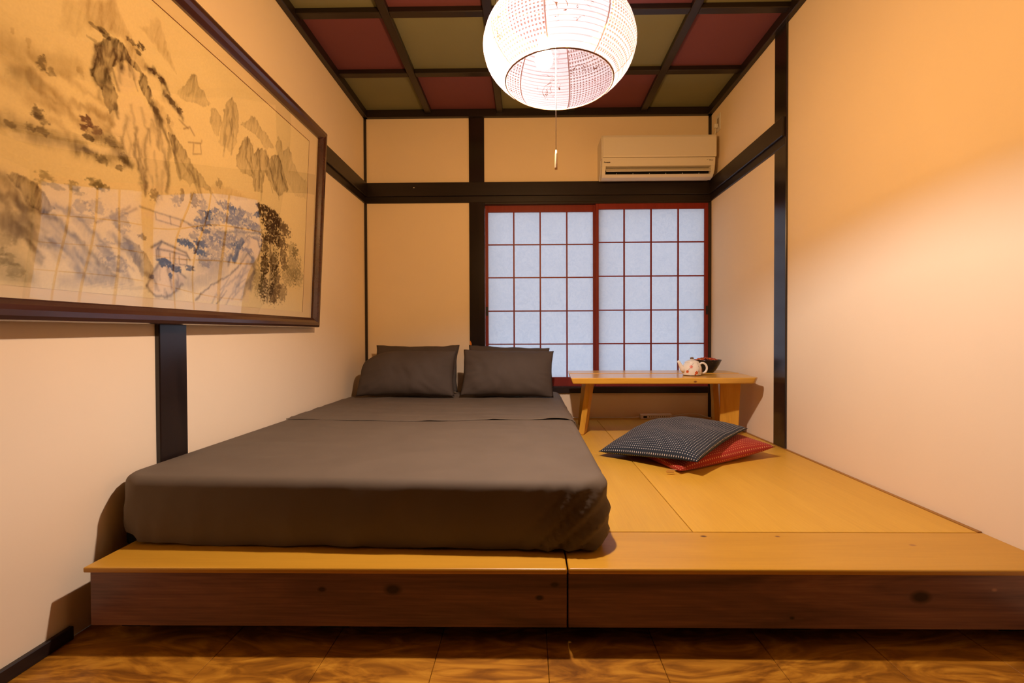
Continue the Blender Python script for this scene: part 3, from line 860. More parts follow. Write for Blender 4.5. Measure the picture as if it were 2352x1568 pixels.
PL=[([(1378,860),(1375,827),(1371,787)],9,0.28,1),([(1349,882),(1345,848),(1341,807)],9,0.28,1),([(1322,901),(1318,867),(1314,824)],9,0.28,1),([(1308,911),(1304,876),(1300,834)],9,0.28,1),([(1150,670),(1111,630),(1093,579),(1094,441)],9,0.55,0),([(1221,591),(1224,527),(1211,473)],8,0.5,0),([(1253,612),(1264,554),(1266,515)],10,0.4,0),([(1177,606),(1189,559),(1185,515),(1184,418)],9,0.45,0),([(1136,619),(1121,568),(1100,513),(1091,461)],10,0.4,0),([(1079,634),(1062,561),(1040,508)],9,0.45,0),([(1166,643),(1141,607),(1133,563)],7,0.35,0),([(1289,629),(1302,580),(1311,543),(1271,517)],8,0.35,0),([(1200,477),(1193,433),(1184,408)],12,0.55,0),([(1354,758),(1361,705),(1364,672),(1351,655)],8,0.6,0),([(1320,705),(1333,665),(1310,661)],8,0.55,0),([(1186,790),(1161,795),(1136,785),(1107,763)],13,0.85,0),([(1116,744),(1083,736),(1056,724),(1040,709)],13,0.85,0),([(1168,689),(1150,679),(1137,661)],13,0.85,0),([(777,889),(778,823),(800,708)],8,0.35,0),([(808,856),(818,776),(828,708)],8,0.35,0),([(676,789),(681,712),(635,665)],9,0.5,0),([(597,777),(581,704),(587,616)],9,0.45,0),([(539,793),(496,714),(438,642)],9,0.5,0),([(437,812),(404,732),(351,684)],9,0.45,0),([(992,880),(997,826),(1017,795)],7,0.3,0),([(1033,674),(1005,692),(982,673)],4,0.5,6),([(1010,638),(947,659),(944,671)],4,0.5,6),([(984,641),(986,606),(945,622),(951,655)],4,0.5,6),([(1055,695),(1012,684)],4,0.5,6),([(1599,624),(1570,638),(1539,636),(1495,641),(1449,658),(1402,674)],26,0.32,1),([(1541,593),(1511,589),(1487,581),(1451,571),(1416,566),(1370,573),(1312,576)],16,0.42,1),([(1580,547),(1543,541),(1504,544)],16,0.25,1),([(1523,527),(1461,536),(1423,540),(1347,519)],16,0.35,1),([(1429,624),(1384,621),(1322,612)],14,0.3,1),([(1408,578),(1348,575),(1302,568)],10,0.35,1),([(1475,504),(1445,503),(1417,481)],14,0.35,1),([(1598,596),(1563,587),(1540,573)],24,0.22,1),([(1375,586),(1339,579),(1307,582)],12,0.3,1),([(1569,450),(1535,451),(1491,453),(1437,469),(1388,465)],26,0.55,0),([(1388,465),(1336,461),(1275,481),(1238,477)],18,0.55,0),([(1364,503),(1319,514),(1280,492),(1249,477)],16,0.6,0),([(1333,529),(1301,526),(1275,506)],14,0.55,0),([(1544,571),(1518,579),(1494,567)],26,0.4,0),([(1594,341),(1576,334),(1548,313),(1520,279),(1508,265)],14,0.5,0),([(1581,286),(1559,261),(1540,232),(1523,207),(1503,183),(1484,149)],14,0.5,0),([(1575,287),(1551,288),(1521,272),(1487,270),(1454,260)],12,0.45,0),([(1592,256),(1574,237),(1549,226),(1530,206)],18,0.45,0),([(1591,219),(1568,215),(1539,204)],20,0.45,0),([(1480,276),(1443,259),(1399,226),(1360,201),(1318,162),(1283,141)],13,0.5,0),([(1455,297),(1416,289),(1383,273),(1339,247),(1300,212),(1277,173)],13,0.45,2),([(1483,253),(1454,237),(1434,203)],22,0.35,2),([(1431,243),(1398,218),(1364,188)],14,0.4,2),([(1517,244),(1496,220),(1464,194),(1445,194)],16,0.3,2),([(1293,300),(1252,265),(1230,234),(1207,201)],12,0.4,2),([(1252,248),(1219,218),(1178,164),(1148,148)],16,0.5,0),([(1397,187),(1345,154),(1298,122)],16,0.3,2),([(1590,160),(1554,159),(1528,125)],34,0.4,4),([(1578,114),(1544,105),(1508,102)],26,0.35,4),([(1427,104),(1362,115),(1288,136)],26,0.3,2),([(1340,280),(1294,308),(1234,350)],7,0.35,6),([(1284,302),(1213,352)],6,0.35,6),([(1199,362),(1144,361),(1026,363),(963,354)],5,0.5,0),([(1141,357),(1137,338),(1032,338),(1033,359)],4,0.45,0),([(1081,362),(1076,338)],4,0.5,0),([(997,357),(951,341)],4,0.5,0),([(1151,246),(1112,272),(1003,253),(984,232)],6,0.75,0),([(1127,246),(1069,246),(999,243)],5,0.6,0),([(1112,271),(1127,248)],5,0.6,0),([(1133,242),(1131,214)],4,0.6,0),([(1121,242),(1120,220)],8,0.55,0),([(1076,238),(1074,205)],4,0.6,0),([(1059,238),(1058,210)],9,0.5,0),([(1035,234),(1033,209),(998,211),(999,235)],4,0.6,0),([(1027,228),(1002,229)],4,0.5,0),([(1164,123),(1148,158),(1125,195),(1094,215),(1061,199),(1025,178),(999,166)],6,0.6,0),([(1164,123),(1155,109),(1127,92),(1083,88),(1057,108),(1016,143)],7,0.6,0),([(1125,185),(1136,155),(1128,116)],10,0.35,0),([(1080,192),(1069,163),(1064,123)],9,0.5,6),([(1046,181),(1031,157),(1044,130)],10,0.4,2),([(1069,91),(1017,153),(912,187),(830,250)],30,0.25,2),([(947,95),(869,153),(772,199),(696,259),(646,318),(603,299)],7,0.6,0),([(603,299),(597,247),(626,164)],16,0.7,2),([(644,279),(683,210),(730,142)],14,0.5,2),([(608,232),(649,175),(677,115)],14,0.5,2),([(737,265),(691,348),(640,390),(581,388),(557,347),(572,297)],7,0.6,0),([(639,371),(658,328),(697,277)],12,0.45,2),([(776,265),(758,286),(737,271)],12,0.9,3),([(951,182),(896,201),(839,249)],6,0.5,5),([(938,223),(847,236),(776,265)],26,0.35,2),([(987,141),(895,167),(792,220)],30,0.3,2),([(635,313),(612,291),(627,269)],12,0.75,3),([(710,493),(725,409),(749,300),(775,247)],9,0.5,0),([(891,421),(912,360),(939,245)],7,0.4,0),([(845,361),(744,386),(550,419)],7,0.65,4),([(474,488),(479,375),(464,265),(490,121)],11,0.7,0),([(478,417),(468,349),(473,292)],4,0.5,5),([(514,244),(502,162),(493,121)],4,0.5,5),([(1316,709),(1313,696),(1313,681)],9.018663318159032,0.3491526724214096,0),([(1297,800),(1294,783),(1296,762)],8.0528993310818,0.5598867895745094,0),([(1331,773),(1327,761),(1325,748)],6.201374914744872,0.45837264702537606,0),([(1341,750),(1335,733),(1331,716)],6.167327673592337,0.49494153270580266,0),([(1277,784),(1275,766),(1276,745)],6.2422038929239765,0.5714002766230101,0),([(1292,744),(1283,722),(1279,698)],7.118871773634838,0.3253984833061231,0),([(1260,781),(1255,755),(1251,729)],7.157461200765012,0.31952034371484217,0),([(1270,799),(1265,784),(1262,767)],4.437817268455808,0.3329454354353532,0),([(1295,632),(1290,620),(1284,608)],6.124627756628437,0.48567897799322807,0),([(1287,762),(1278,748),(1274,731)],9.00011968399838,0.48707065182207415,0),([(1303,793),(1299,782),(1297,770)],8.092674256125546,0.42258803602496936,0),([(1246,748),(1232,727),(1220,704)],4.230987292600865,0.3297983294682523,0),([(1253,776),(1245,755),(1235,735)],8.736462126668368,0.5161356364273849,0),([(1268,790),(1256,772),(1250,749)],4.560896633191071,0.34042578210053315,0),([(1302,715),(1294,694),(1283,673)],5.780617383640953,0.5805872571701063,0),([(1341,671),(1339,645),(1337,619)],8.883442510521187,0.34556568036980917,0),([(1322,727),(1317,713),(1308,702)],6.039166702348044,0.3089321990198217,0),([(1300,621),(1290,608),(1283,594)],5.833936270642592,0.5658402694062398,0),([(1322,783),(1322,766),(1320,749)],5.524790862967682,0.3369683666188235,0),([(1284,769),(1280,756),(1276,743)],8.846796831320141,0.411550111908858,0),([(1328,702),(1328,680),(1325,660)],4.801667338553478,0.3695565605455064,0),([(1338,737),(1332,729),(1330,718)],6.1786702823652835,0.4702106893488941,0),([(1345,748),(1345,735),(1345,722)],8.487805500956664,0.47528269581263627,0),([(1297,775),(1291,757),(1280,742)],7.352211754441063,0.48303192009555657,0),([(1320,709),(1315,701),(1310,692)],6.382249518184053,0.552616994412606,0),([(1325,703),(1324,691),(1321,681)],7.561577885406903,0.37352156911324585,0),([(1224,540),(1214,503),(1209,464)],8.286486774155026,0.2396135560038691,0),([(1213,562),(1209,520),(1210,477)],4.803761502919735,0.320453651115306,0),([(1168,627),(1168,597),(1169,565)],7.001940998852586,0.19345019387312937,0),([(1225,573),(1212,544),(1197,514)],6.53657904257263,0.32727371129403876,0),([(1217,544),(1205,511),(1190,479)],4.766580403947785,0.2868095745495124,0),([(1185,509),(1173,479),(1156,450)],6.332853910132396,0.18012412657135504,0),([(1190,463),(1183,447),(1180,429)],8.843208469818936,0.25049988609951024,0),([(1116,497),(1119,453),(1117,411)],8.343141592038101,0.23782791045848742,0),([(1237,538),(1243,508),(1243,480)],5.607663573187358,0.21593223656470825,0),([(1158,470),(1154,447),(1153,422)],4.923862357196623,0.17835368777967187,0),([(1173,611),(1170,593),(1167,575)],7.17010664388712,0.33306199381561696,0),([(1201,537),(1203,506),(1206,474)],6.6625171371365735,0.30180226170375263,0),([(1155,548),(1146,511),(1139,473)],6.610179020843649,0.26408298172863603,0),([(1110,569),(1107,541),(1107,512)],8.474681522611716,0.2199944842756857,0),([(1241,651),(1232,620),(1224,589)],7.042311122910925,0.27320790577868326,0),([(1135,476),(1133,435),(1135,394)],8.811377818303454,0.2251960409598355,0),([(1207,658),(1195,633),(1185,608)],8.287174977394963,0.2640028142464457,0),([(1256,584),(1245,556),(1233,527)],6.353423507487165,0.20668471860662085,0),([(1134,623),(1137,596),(1141,569)],7.813660176670041,0.19643795886001253,0),([(1272,543),(1255,510),(1242,474)],5.338634081041262,0.3096943262400081,0),([(1162,624),(1149,599),(1139,572)],6.7534896320960245,0.2006590160305116,0),([(1204,501),(1191,471),(1182,439)],8.54856546974424,0.2181189353095516,0),([(1092,607),(1089,583),(1085,560)],6.62322435861865,0.256560299181288,0),([(960,535),(950,502),(932,472)],7.241055089841352,0.37947431227339706,0),([(1084,585),(1069,571),(1056,555)],7.929809219615211,0.3947198715352994,0),([(1008,549),(981,528),(962,504)],8.653013471601454,0.37470037204395,0),([(1155,697),(1147,685),(1138,674)],7.506915523653715,0.30916916974470215,0),([(957,531),(943,498),(935,463)],4.395066403611722,0.24697998786656675,0),([(1156,684),(1151,652),(1141,621)],5.282551399393743,0.418040240744696,0),([(1143,680),(1136,656),(1131,631)],7.6222972600297645,0.3875174888503725,0),([(1160,691),(1157,666),(1152,642)],7.185391385231594,0.23546471251609505,0),([(1146,674),(1142,656),(1140,636)],7.5226043311989335,0.28948709842366793,0),([(1153,691),(1136,666),(1122,638)],5.081657548109533,0.2852015877771339,0),([(1058,605),(1057,590),(1051,576)],5.558757727160216,0.29695812968312196,0),([(1039,564),(1020,548),(999,532)],4.553719492943472,0.332045319446182,0),([(1085,613),(1075,587),(1061,562)],4.43960055637101,0.35679085313600045,0),([(981,534),(968,503),(950,473)],5.881274239268917,0.29378039500966935,0),([(1092,653),(1080,625),(1067,597)],7.774410107185779,0.3343356223377314,0),([(1130,650),(1115,629),(1105,604)],4.917259315319846,0.22022797753338547,0),([(1140,673),(1129,665),(1119,656)],8.988073592754919,0.29817965683556846,0),([(1134,643),(1115,624),(1097,603)],7.195546749366772,0.4167769336786219,0),([(994,564),(979,541),(967,517)],6.97434657086557,0.22567225062461213,0),([(577,702),(561,679),(550,655)],4.905285215302199,0.26431384900524113,0),([(640,787),(641,746),(645,703)],3.903953591309439,0.34516957483598376,0),([(424,767),(414,740),(393,716)],3.612793126351879,0.36926530059524043,0),([(547,766),(519,744),(499,719)],6.1319423584991615,0.3350967968967317,0),([(536,711),(520,693),(511,672)],3.9818471159472275,0.33987054109262116,0),([(535,750),(521,732),(497,717)],5.748769136634803,0.28936251352635217,0),([(609,646),(614,618),(611,592)],3.686403674440223,0.4078065203909663,0),([(495,785),(468,757),(453,724)],4.721653944543629,0.3948282745267606,0),([(458,683),(432,649),(418,611)],4.677320461533989,0.3905979541636317,0),([(611,751),(605,732),(606,710)],5.903143682775811,0.3936849560541748,0),([(406,740),(398,715),(386,690)],4.575499358357384,0.302217253264112,0),([(524,780),(523,756),(527,729)],4.7355654444598265,0.4505207614320661,0),([(568,659),(563,613),(565,565)],6.23837365234365,0.3561209381895676,0),([(434,791),(434,749),(436,705)],4.715908721311744,0.3190068404771747,0),([(512,708),(498,666),(473,627)],4.930745782802484,0.34920590935893836,0),([(655,759),(651,719),(635,684)],5.794493176368077,0.3463066740521968,0),([(591,733),(581,712),(574,689)],6.617460984089927,0.3856384522277752,0),([(546,763),(543,744),(537,726)],3.688090428552395,0.3777839406246499,0),([(773,814),(780,789),(782,766)],5.036375663664941,0.30414141762803587,0),([(795,806),(786,785),(781,761)],7.306610489345909,0.3375594865719061,0),([(770,769),(773,730),(779,689)],7.25528925944981,0.39385979392780307,0),([(809,748),(817,706),(827,663)],6.616468389485335,0.23073800971776107,0),([(786,822),(774,793),(769,761)],4.300123847335952,0.3907829921843188,0),([(816,745),(819,714),(821,684)],7.259371494659854,0.33403993760283224,0),([(785,871),(769,838),(761,801)],7.299192689821863,0.26347281706740455,0),([(794,812),(791,797),(781,784)],5.281030251748932,0.245930812938832,0),([(1342,559),(1329,555),(1315,552)],5.777121378576846,0.3031628130524215,1),([(1487,558),(1471,555),(1460,551)],7.154619901642215,0.2906963330469918,1),([(1468,574),(1454,566),(1441,557)],7.594250018210758,0.28749543019792234,1),([(1437,556),(1425,550),(1413,544)],9.700129104434417,0.2524838012550586,1),([(1487,567),(1474,559),(1457,553)],11.044470921318641,0.29464451268164216,1),([(1461,565),(1450,557),(1435,550)],9.649524979594787,0.1967661595077176,1),([(1492,552),(1478,542),(1459,534)],11.22364333449193,0.20724793704085118,1),([(1510,559),(1490,554),(1469,550)],8.448967965692413,0.2739071380076704,1),([(1519,571),(1499,561),(1480,550)],9.23015831660797,0.29256989723911214,1),([(1367,556),(1343,551),(1316,546)],10.795628787879489,0.2813492576262196,1),([(1456,554),(1436,554),(1411,556)],7.2106981006185995,0.17931995750782737,1),([(1486,532),(1474,532),(1464,531)],7.702330359072689,0.22957550061875737,1),([(1422,538),(1397,530),(1369,523)],10.8308956728222,0.2731371347675105,1),([(1388,527),(1370,515),(1346,506)],6.595828501171869,0.2438828788694943,1),([(1465,549),(1446,550),(1426,551)],10.423084817142687,0.25870810437582414,1),([(1350,541),(1317,544),(1280,547)],9.3509146844593,0.20033266773936537,1),([(1479,539),(1463,532),(1451,523)],11.314976733914612,0.27782419156529015,1),([(1453,569),(1440,562),(1422,557)],10.867406204317604,0.20419394742768754,1),([(1472,635),(1446,634),(1419,633)],17.57418322330541,0.1255371288895746,1),([(1509,630),(1495,631),(1482,631)],17.176250934978373,0.23375513056036445,1),([(1531,592),(1503,600),(1477,608)],16.456398268697356,0.17688674657862116,1),([(1448,636),(1424,644),(1395,655)],13.533184742376788,0.22268649373163624,1),([(1569,616),(1551,614),(1533,612)],13.454641943750614,0.15283925591480482,1),([(1528,606),(1517,602),(1503,599)],11.555343872989864,0.12873510379761138,1),([(1564,622),(1552,622),(1542,619)],11.305064208104941,0.14181531424530844,1),([(1515,626),(1497,621),(1477,616)],12.03636728608697,0.16995769209295875,1),([(1554,586),(1540,581),(1525,577)],14.199672751058333,0.13983342217216677,1),([(1455,630),(1446,627),(1434,625)],10.792408069049849,0.23540595145437565,1),([(1577,602),(1554,608),(1532,613)],10.97038516370794,0.2163870741523855,1),([(1533,624),(1513,631),(1490,640)],13.22440694352601,0.13850567486655768,1),([(1533,246),(1525,238),(1514,231)],10.661731875172682,0.2083618642399394,0),([(1472,208),(1461,202),(1450,196)],6.872635620778347,0.38262946276324644,0),([(1580,238),(1567,225),(1554,212)],10.711808251947208,0.2714758360334131,0),([(1582,308),(1574,295),(1566,282)],13.12767781507928,0.21434611555767916,0),([(1555,251),(1543,242),(1533,232)],12.368120632045642,0.22522525152639958,0),([(1538,284),(1531,275),(1523,266)],9.494115345674647,0.2793192472521212,0),([(1520,219),(1502,205),(1485,190)],9.045870382082024,0.314644358656971,0),([(1534,280),(1527,270),(1517,261)],9.020301611695567,0.3596789173532822,0),([(1565,247),(1559,238),(1554,229)],11.903178211966194,0.2330158574136486,0),([(1526,247),(1508,231),(1492,214)],10.283827663095556,0.25867989529288604,0),([(1585,300),(1576,290),(1569,279)],13.302002372974698,0.2076825659649328,0),([(1464,187),(1451,176),(1437,165)],13.547574861255193,0.21916919000875965,0),([(1532,217),(1522,207),(1507,198)],13.909499475133252,0.20612732824496088,0),([(1489,235),(1479,229),(1467,222)],8.340038686004142,0.27834169744294424,0),([(1471,214),(1461,203),(1454,192)],7.0479839792710335,0.2541324148653032,0),([(1514,198),(1507,186),(1497,174)],8.47490133389601,0.2952143228501495,0),([(1552,267),(1548,258),(1541,249)],13.402030357856583,0.3107438979791426,0),([(1542,230),(1530,220),(1515,211)],8.848020076388954,0.3636664408719842,0),([(1511,217),(1491,202),(1468,187)],12.17995017582667,0.3276826932072389,0),([(1512,196),(1493,177),(1476,158)],6.921576956554762,0.3213477776659295,0),([(1522,256),(1512,242),(1502,227)],13.508787701213674,0.25520479136199253,0),([(1523,256),(1515,246),(1507,235)],8.835422709429597,0.3533526989686031,0),([(1568,245),(1553,234),(1539,221)],14.108689669769856,0.3079544110410071,0),([(1552,291),(1536,277),(1522,263)],8.750136846958126,0.2033828476558762,0),([(1457,206),(1443,199),(1429,192)],7.1552369090101084,0.2556981684823162,2),([(1391,187),(1382,173),(1371,159)],6.889071107172892,0.3086679264751806,2),([(1361,148),(1347,133),(1328,119)],8.282135765525075,0.2759884834233624,2),([(1410,176),(1394,158),(1382,139)],5.646892713819805,0.20270428324512096,2),([(1410,189),(1396,168),(1383,147)],9.69789004056967,0.3157969805177826,2),([(1419,212),(1411,204),(1401,196)],8.903574682374721,0.2707107144847781,2),([(1392,146),(1373,131),(1351,116)],10.569998425429475,0.3275624756111389,2),([(1430,197),(1423,189),(1412,181)],6.032926295204309,0.2950694251760833,2),([(1393,179),(1373,170),(1356,161)],6.241205516116866,0.27345792593972496,2),([(1346,186),(1334,173),(1322,160)],8.415103857195621,0.19970151274985096,2),([(1428,196),(1415,183),(1403,169)],10.619665407232748,0.3158832282225844,2),([(1446,185),(1435,178),(1425,169)],6.9267023582126495,0.3183641585812621,2),([(1444,218),(1432,209),(1420,199)],7.01196355516731,0.27103814563873596,2),([(1408,156),(1393,139),(1377,123)],11.611301064242422,0.31706710514140884,2),([(1430,238),(1410,228),(1390,218)],10.719041413082358,0.17286951470930237,2),([(1450,205),(1444,198),(1435,191)],10.900469053022217,0.32397992780392787,2),([(1350,166),(1338,152),(1325,138)],6.133360494040136,0.17260173782171775,2),([(1327,159),(1313,148),(1294,136)],7.236306021946227,0.2417051402784863,2),([(1404,197),(1389,181),(1377,164)],7.83399633662328,0.21375373745709836,2),([(1463,249),(1450,238),(1437,226)],5.743376221750093,0.25432424714329394,2),([(1322,215),(1313,204),(1309,193)],9.65415884826406,0.3302124832182746,2),([(1266,213),(1256,196),(1242,179)],8.752523224131682,0.2014482846962025,2),([(1300,208),(1289,199),(1279,190)],5.463203912482978,0.33656396654867643,2),([(1263,195),(1253,185),(1243,174)],6.680098797232098,0.3039894307344837,2),([(1236,146),(1227,134),(1221,122)],9.682039248058496,0.326919605412827,2),([(1257,185),(1244,167),(1230,148)],10.839020275617745,0.3081435745048242,2),([(1281,172),(1271,164),(1262,155)],7.223367687176619,0.20650059019097397,2),([(1264,155),(1252,149),(1246,143)],9.962312066637026,0.23894847339361525,2),([(1293,259),(1279,252),(1270,243)],9.874030637523356,0.29966093657690074,2),([(1283,253),(1272,237),(1255,222)],9.464092440865368,0.3245822540876574,2),([(1251,239),(1240,224),(1230,208)],10.618066041868003,0.18055775257295875,2),([(1235,178),(1222,171),(1215,164)],6.02956687390198,0.3235835956492102,2),([(1302,254),(1282,244),(1266,233)],10.171652601965429,0.20840613512604653,2),([(1265,233),(1250,220),(1232,208)],7.315114636348465,0.28628174807408713,2),([(693,228),(702,212),(721,196)],4.489963632546895,0.2353462304344995,2),([(695,161),(713,134),(743,107)],5.065667728157242,0.23240001081631678,2),([(765,196),(786,169),(815,141)],5.748411284332093,0.36736958415892634,2),([(710,209),(748,184),(778,161)],8.15454401448787,0.3822382720149098,2),([(779,140),(808,110),(837,81)],5.5920210627557605,0.406769217373593,2),([(645,186),(664,171),(690,157)],6.064518296702463,0.3559507137780853,2),([(789,157),(807,130),(827,104)],8.03840830191965,0.4062183062986933,2),([(695,147),(725,128),(743,110)],4.677486776181554,0.23935631389643597,2),([(678,249),(695,229),(706,210)],5.92858121106662,0.2163116620740895,2),([(657,202),(692,181),(717,162)],4.690246942800614,0.3683281748516131,2),([(790,125),(813,105),(836,85)],4.413140354474055,0.24781601794872837,2),([(742,132),(770,100),(790,70)],6.153535345177373,0.36033679877711344,2),([(837,121),(853,101),(865,82)],6.773327348285094,0.34364686067160816,2),([(631,245),(659,225),(684,206)],8.939646969720897,0.3298486460279964,2),([(1135,143),(1128,127),(1116,111)],6.352433592717439,0.3378914729583541,0),([(1085,185),(1080,167),(1071,149)],5.511320617664902,0.30390539769128805,0),([(1115,181),(1117,162),(1114,144)],3.8848093535972623,0.2615417066872637,0),([(1045,154),(1037,140),(1029,125)],5.209579104766966,0.33344576731720993,0),([(1086,108),(1082,98),(1081,87)],4.860817270360087,0.39343623087484914,0),([(1039,173),(1035,154),(1037,134)],3.5555261894821983,0.33853167846908594,0),([(1094,119),(1092,107),(1085,95)],6.060484995765249,0.3649851077901517,0),([(1049,148),(1044,132),(1039,116)],5.220783628298915,0.2284898915446405,0),([(1370,102),(1307,119)],4,0.2,2),([(1343,102),(1278,118)],4,0.2,2),([(1316,102),(1247,118)],4,0.2,2),([(1287,102),(1215,118)],4,0.2,2),([(1257,102),(1182,117)],4,0.2,2),([(1226,103),(1146,117)],4,0.2,2)]
PB=[(1355,803,26,5,0.5,0),(1337,807,18,6,0.6,0),(1363,764,22,4,0.35,0),(1328,799,14,7,0.7,0),(1246,834,15,9,0.7,0),(1214,841,12,12,0.85,0),(1224,817,11,7,0.7,0),(1166,792,15,6,0.8,0),(1130,784,14,8,0.8,0),(1083,736,15,10,0.8,0),(1052,724,12,11,0.8,0),(1106,744,15,7,0.7,0),(1150,679,12,11,0.7,0),(1100,674,9,12,0.5,0),(1490,626,11,19,0.6,0),(1470,620,10,11,0.45,0),(1394,663,10,10,0.35,1),(1520,658,6,10,0.3,1),(1555,666,4,8,0.3,1),(1499,505,15,14,0.75,0),(1489,494,16,11,0.65,0),(1515,464,11,10,0.65,0),(1485,467,16,10,0.6,0),(1557,452,12,7,0.6,0),(1374,541,18,13,0.9,6),(1381,520,12,10,0.8,6),(1351,529,17,12,0.7,6),(1368,501,14,8,0.75,0),(1305,516,19,13,0.5,0),(1260,486,18,15,0.55,0),(1327,457,21,11,0.55,0),(1274,455,13,7,0.6,0),(1371,464,15,6,0.5,0),(1475,362,20,10,0.5,4),(1485,344,14,8,0.45,4),(1452,343,20,7,0.4,4),(1406,358,18,11,0.5,4),(1393,346,20,8,0.4,4),(1347,385,22,14,0.6,4),(1329,379,23,11,0.6,4),(1384,313,21,16,0.4,2),(1341,325,27,20,0.35,2),(1366,282,26,13,0.35,2),(1264,303,31,27,0.4,2),(1275,173,31,22,0.45,2),(1310,210,24,29,0.35,2),(1146,413,18,19,0.5,0),(1057,424,21,20,0.5,2),(972,449,22,24,0.55,0),(1030,452,10,18,0.5,0),(924,440,20,19,0.5,2),(846,548,16,16,0.35,0),(1187,270,15,9,0.55,0),(1241,232,22,9,0.5,2),(1100,203,29,14,0.95,3),(1047,194,27,12,0.85,3),(983,203,26,9,0.8,3),(1069,165,9,8,0.8,3),(1148,153,10,6,0.6,3),(787,475,52,17,0.7,2),(739,467,51,18,0.6,2),(822,428,56,20,0.5,2),(746,429,81,25,0.55,2),(881,396,51,23,0.45,2),(937,377,32,22,0.5,2),(643,441,55,22,0.6,2),(598,432,46,20,0.6,2),(899,414,22,17,0.85,3),(1016,290,31,14,0.95,3),(986,285,20,9,0.85,3),(934,301,29,16,0.9,3),(940,272,32,13,0.7,3),(894,314,34,17,0.5,2),(906,239,37,20,0.6,2),(850,294,63,35,0.42,2),(789,340,67,29,0.45,2),(836,354,74,20,0.4,2),(703,383,52,25,0.4,2),(924,269,49,11,0.5,3),(552,533,51,16,0.95,0),(483,534,65,17,0.95,0),(513,506,70,16,0.9,0),(442,510,67,18,0.95,0),(479,476,72,19,0.9,0),(400,495,70,19,0.95,0),(356,472,52,26,0.95,0),(451,451,74,20,0.9,0),(481,413,65,21,0.85,0),(394,405,57,24,0.9,0),(409,431,55,18,0.8,0),(522,367,32,41,0.8,0),(517,285,30,55,0.85,0),(522,188,32,62,0.8,0),(441,311,34,57,0.75,0),(420,205,41,79,0.8,0),(362,352,35,43,0.8,0),(344,311,32,30,0.75,0),(363,174,41,44,0.6,0),(443,153,32,43,0.75,0),(253,309,72,70,0.5,4),(295,257,77,46,0.45,4),(244,388,29,31,0.75,4),(276,398,47,31,0.5,4),(202,268,50,47,0.4,4),(560,211,36,67,0.4,4),(1572,136,18,14,0.4,4),(1554,142,19,14,0.4,4),(1582,154,18,13,0.35,4),(1541,119,20,14,0.35,4),(1561,186,19,14,0.3,4),(941,268,26,10,0.5896478711550757,3),(722,315,22,13,0.6628266053300473,2),(898,384,21,9,0.6104286052597723,3),(745,421,33,9,0.7014243614224867,2),(584,493,25,13,0.7277768763317134,3),(966,321,24,14,0.5952996571046623,2),(679,322,39,11,0.35839387764080555,2),(721,334,33,13,0.7370599859693572,3),(947,382,26,9,0.7453889511908537,2),(580,392,40,11,0.49765342353936654,2),(851,338,25,15,0.5449390774554321,2),(813,330,30,10,0.4603011961396075,2),(921,351,32,9,0.7267600578813148,3),(645,325,34,11,0.6374749424427968,2),(844,299,22,13,0.36990214551130235,2),(758,479,25,9,0.672364420328589,3),(698,450,33,13,0.6224819901273535,2),(769,363,23,13,0.4341315547304536,2),(768,323,18,12,0.5232000219275241,2),(653,480,29,11,0.5156297273762283,2),(913,376,32,13,0.7011176437017412,2),(938,411,17,9,0.7029944739232693,2),(862,438,19,14,0.7044709390187375,2),(876,331,15,11,0.7275412434895447,2),(749,442,32,13,0.5338245030611778,2),(704,476,29,12,0.5748481465656742,2)]

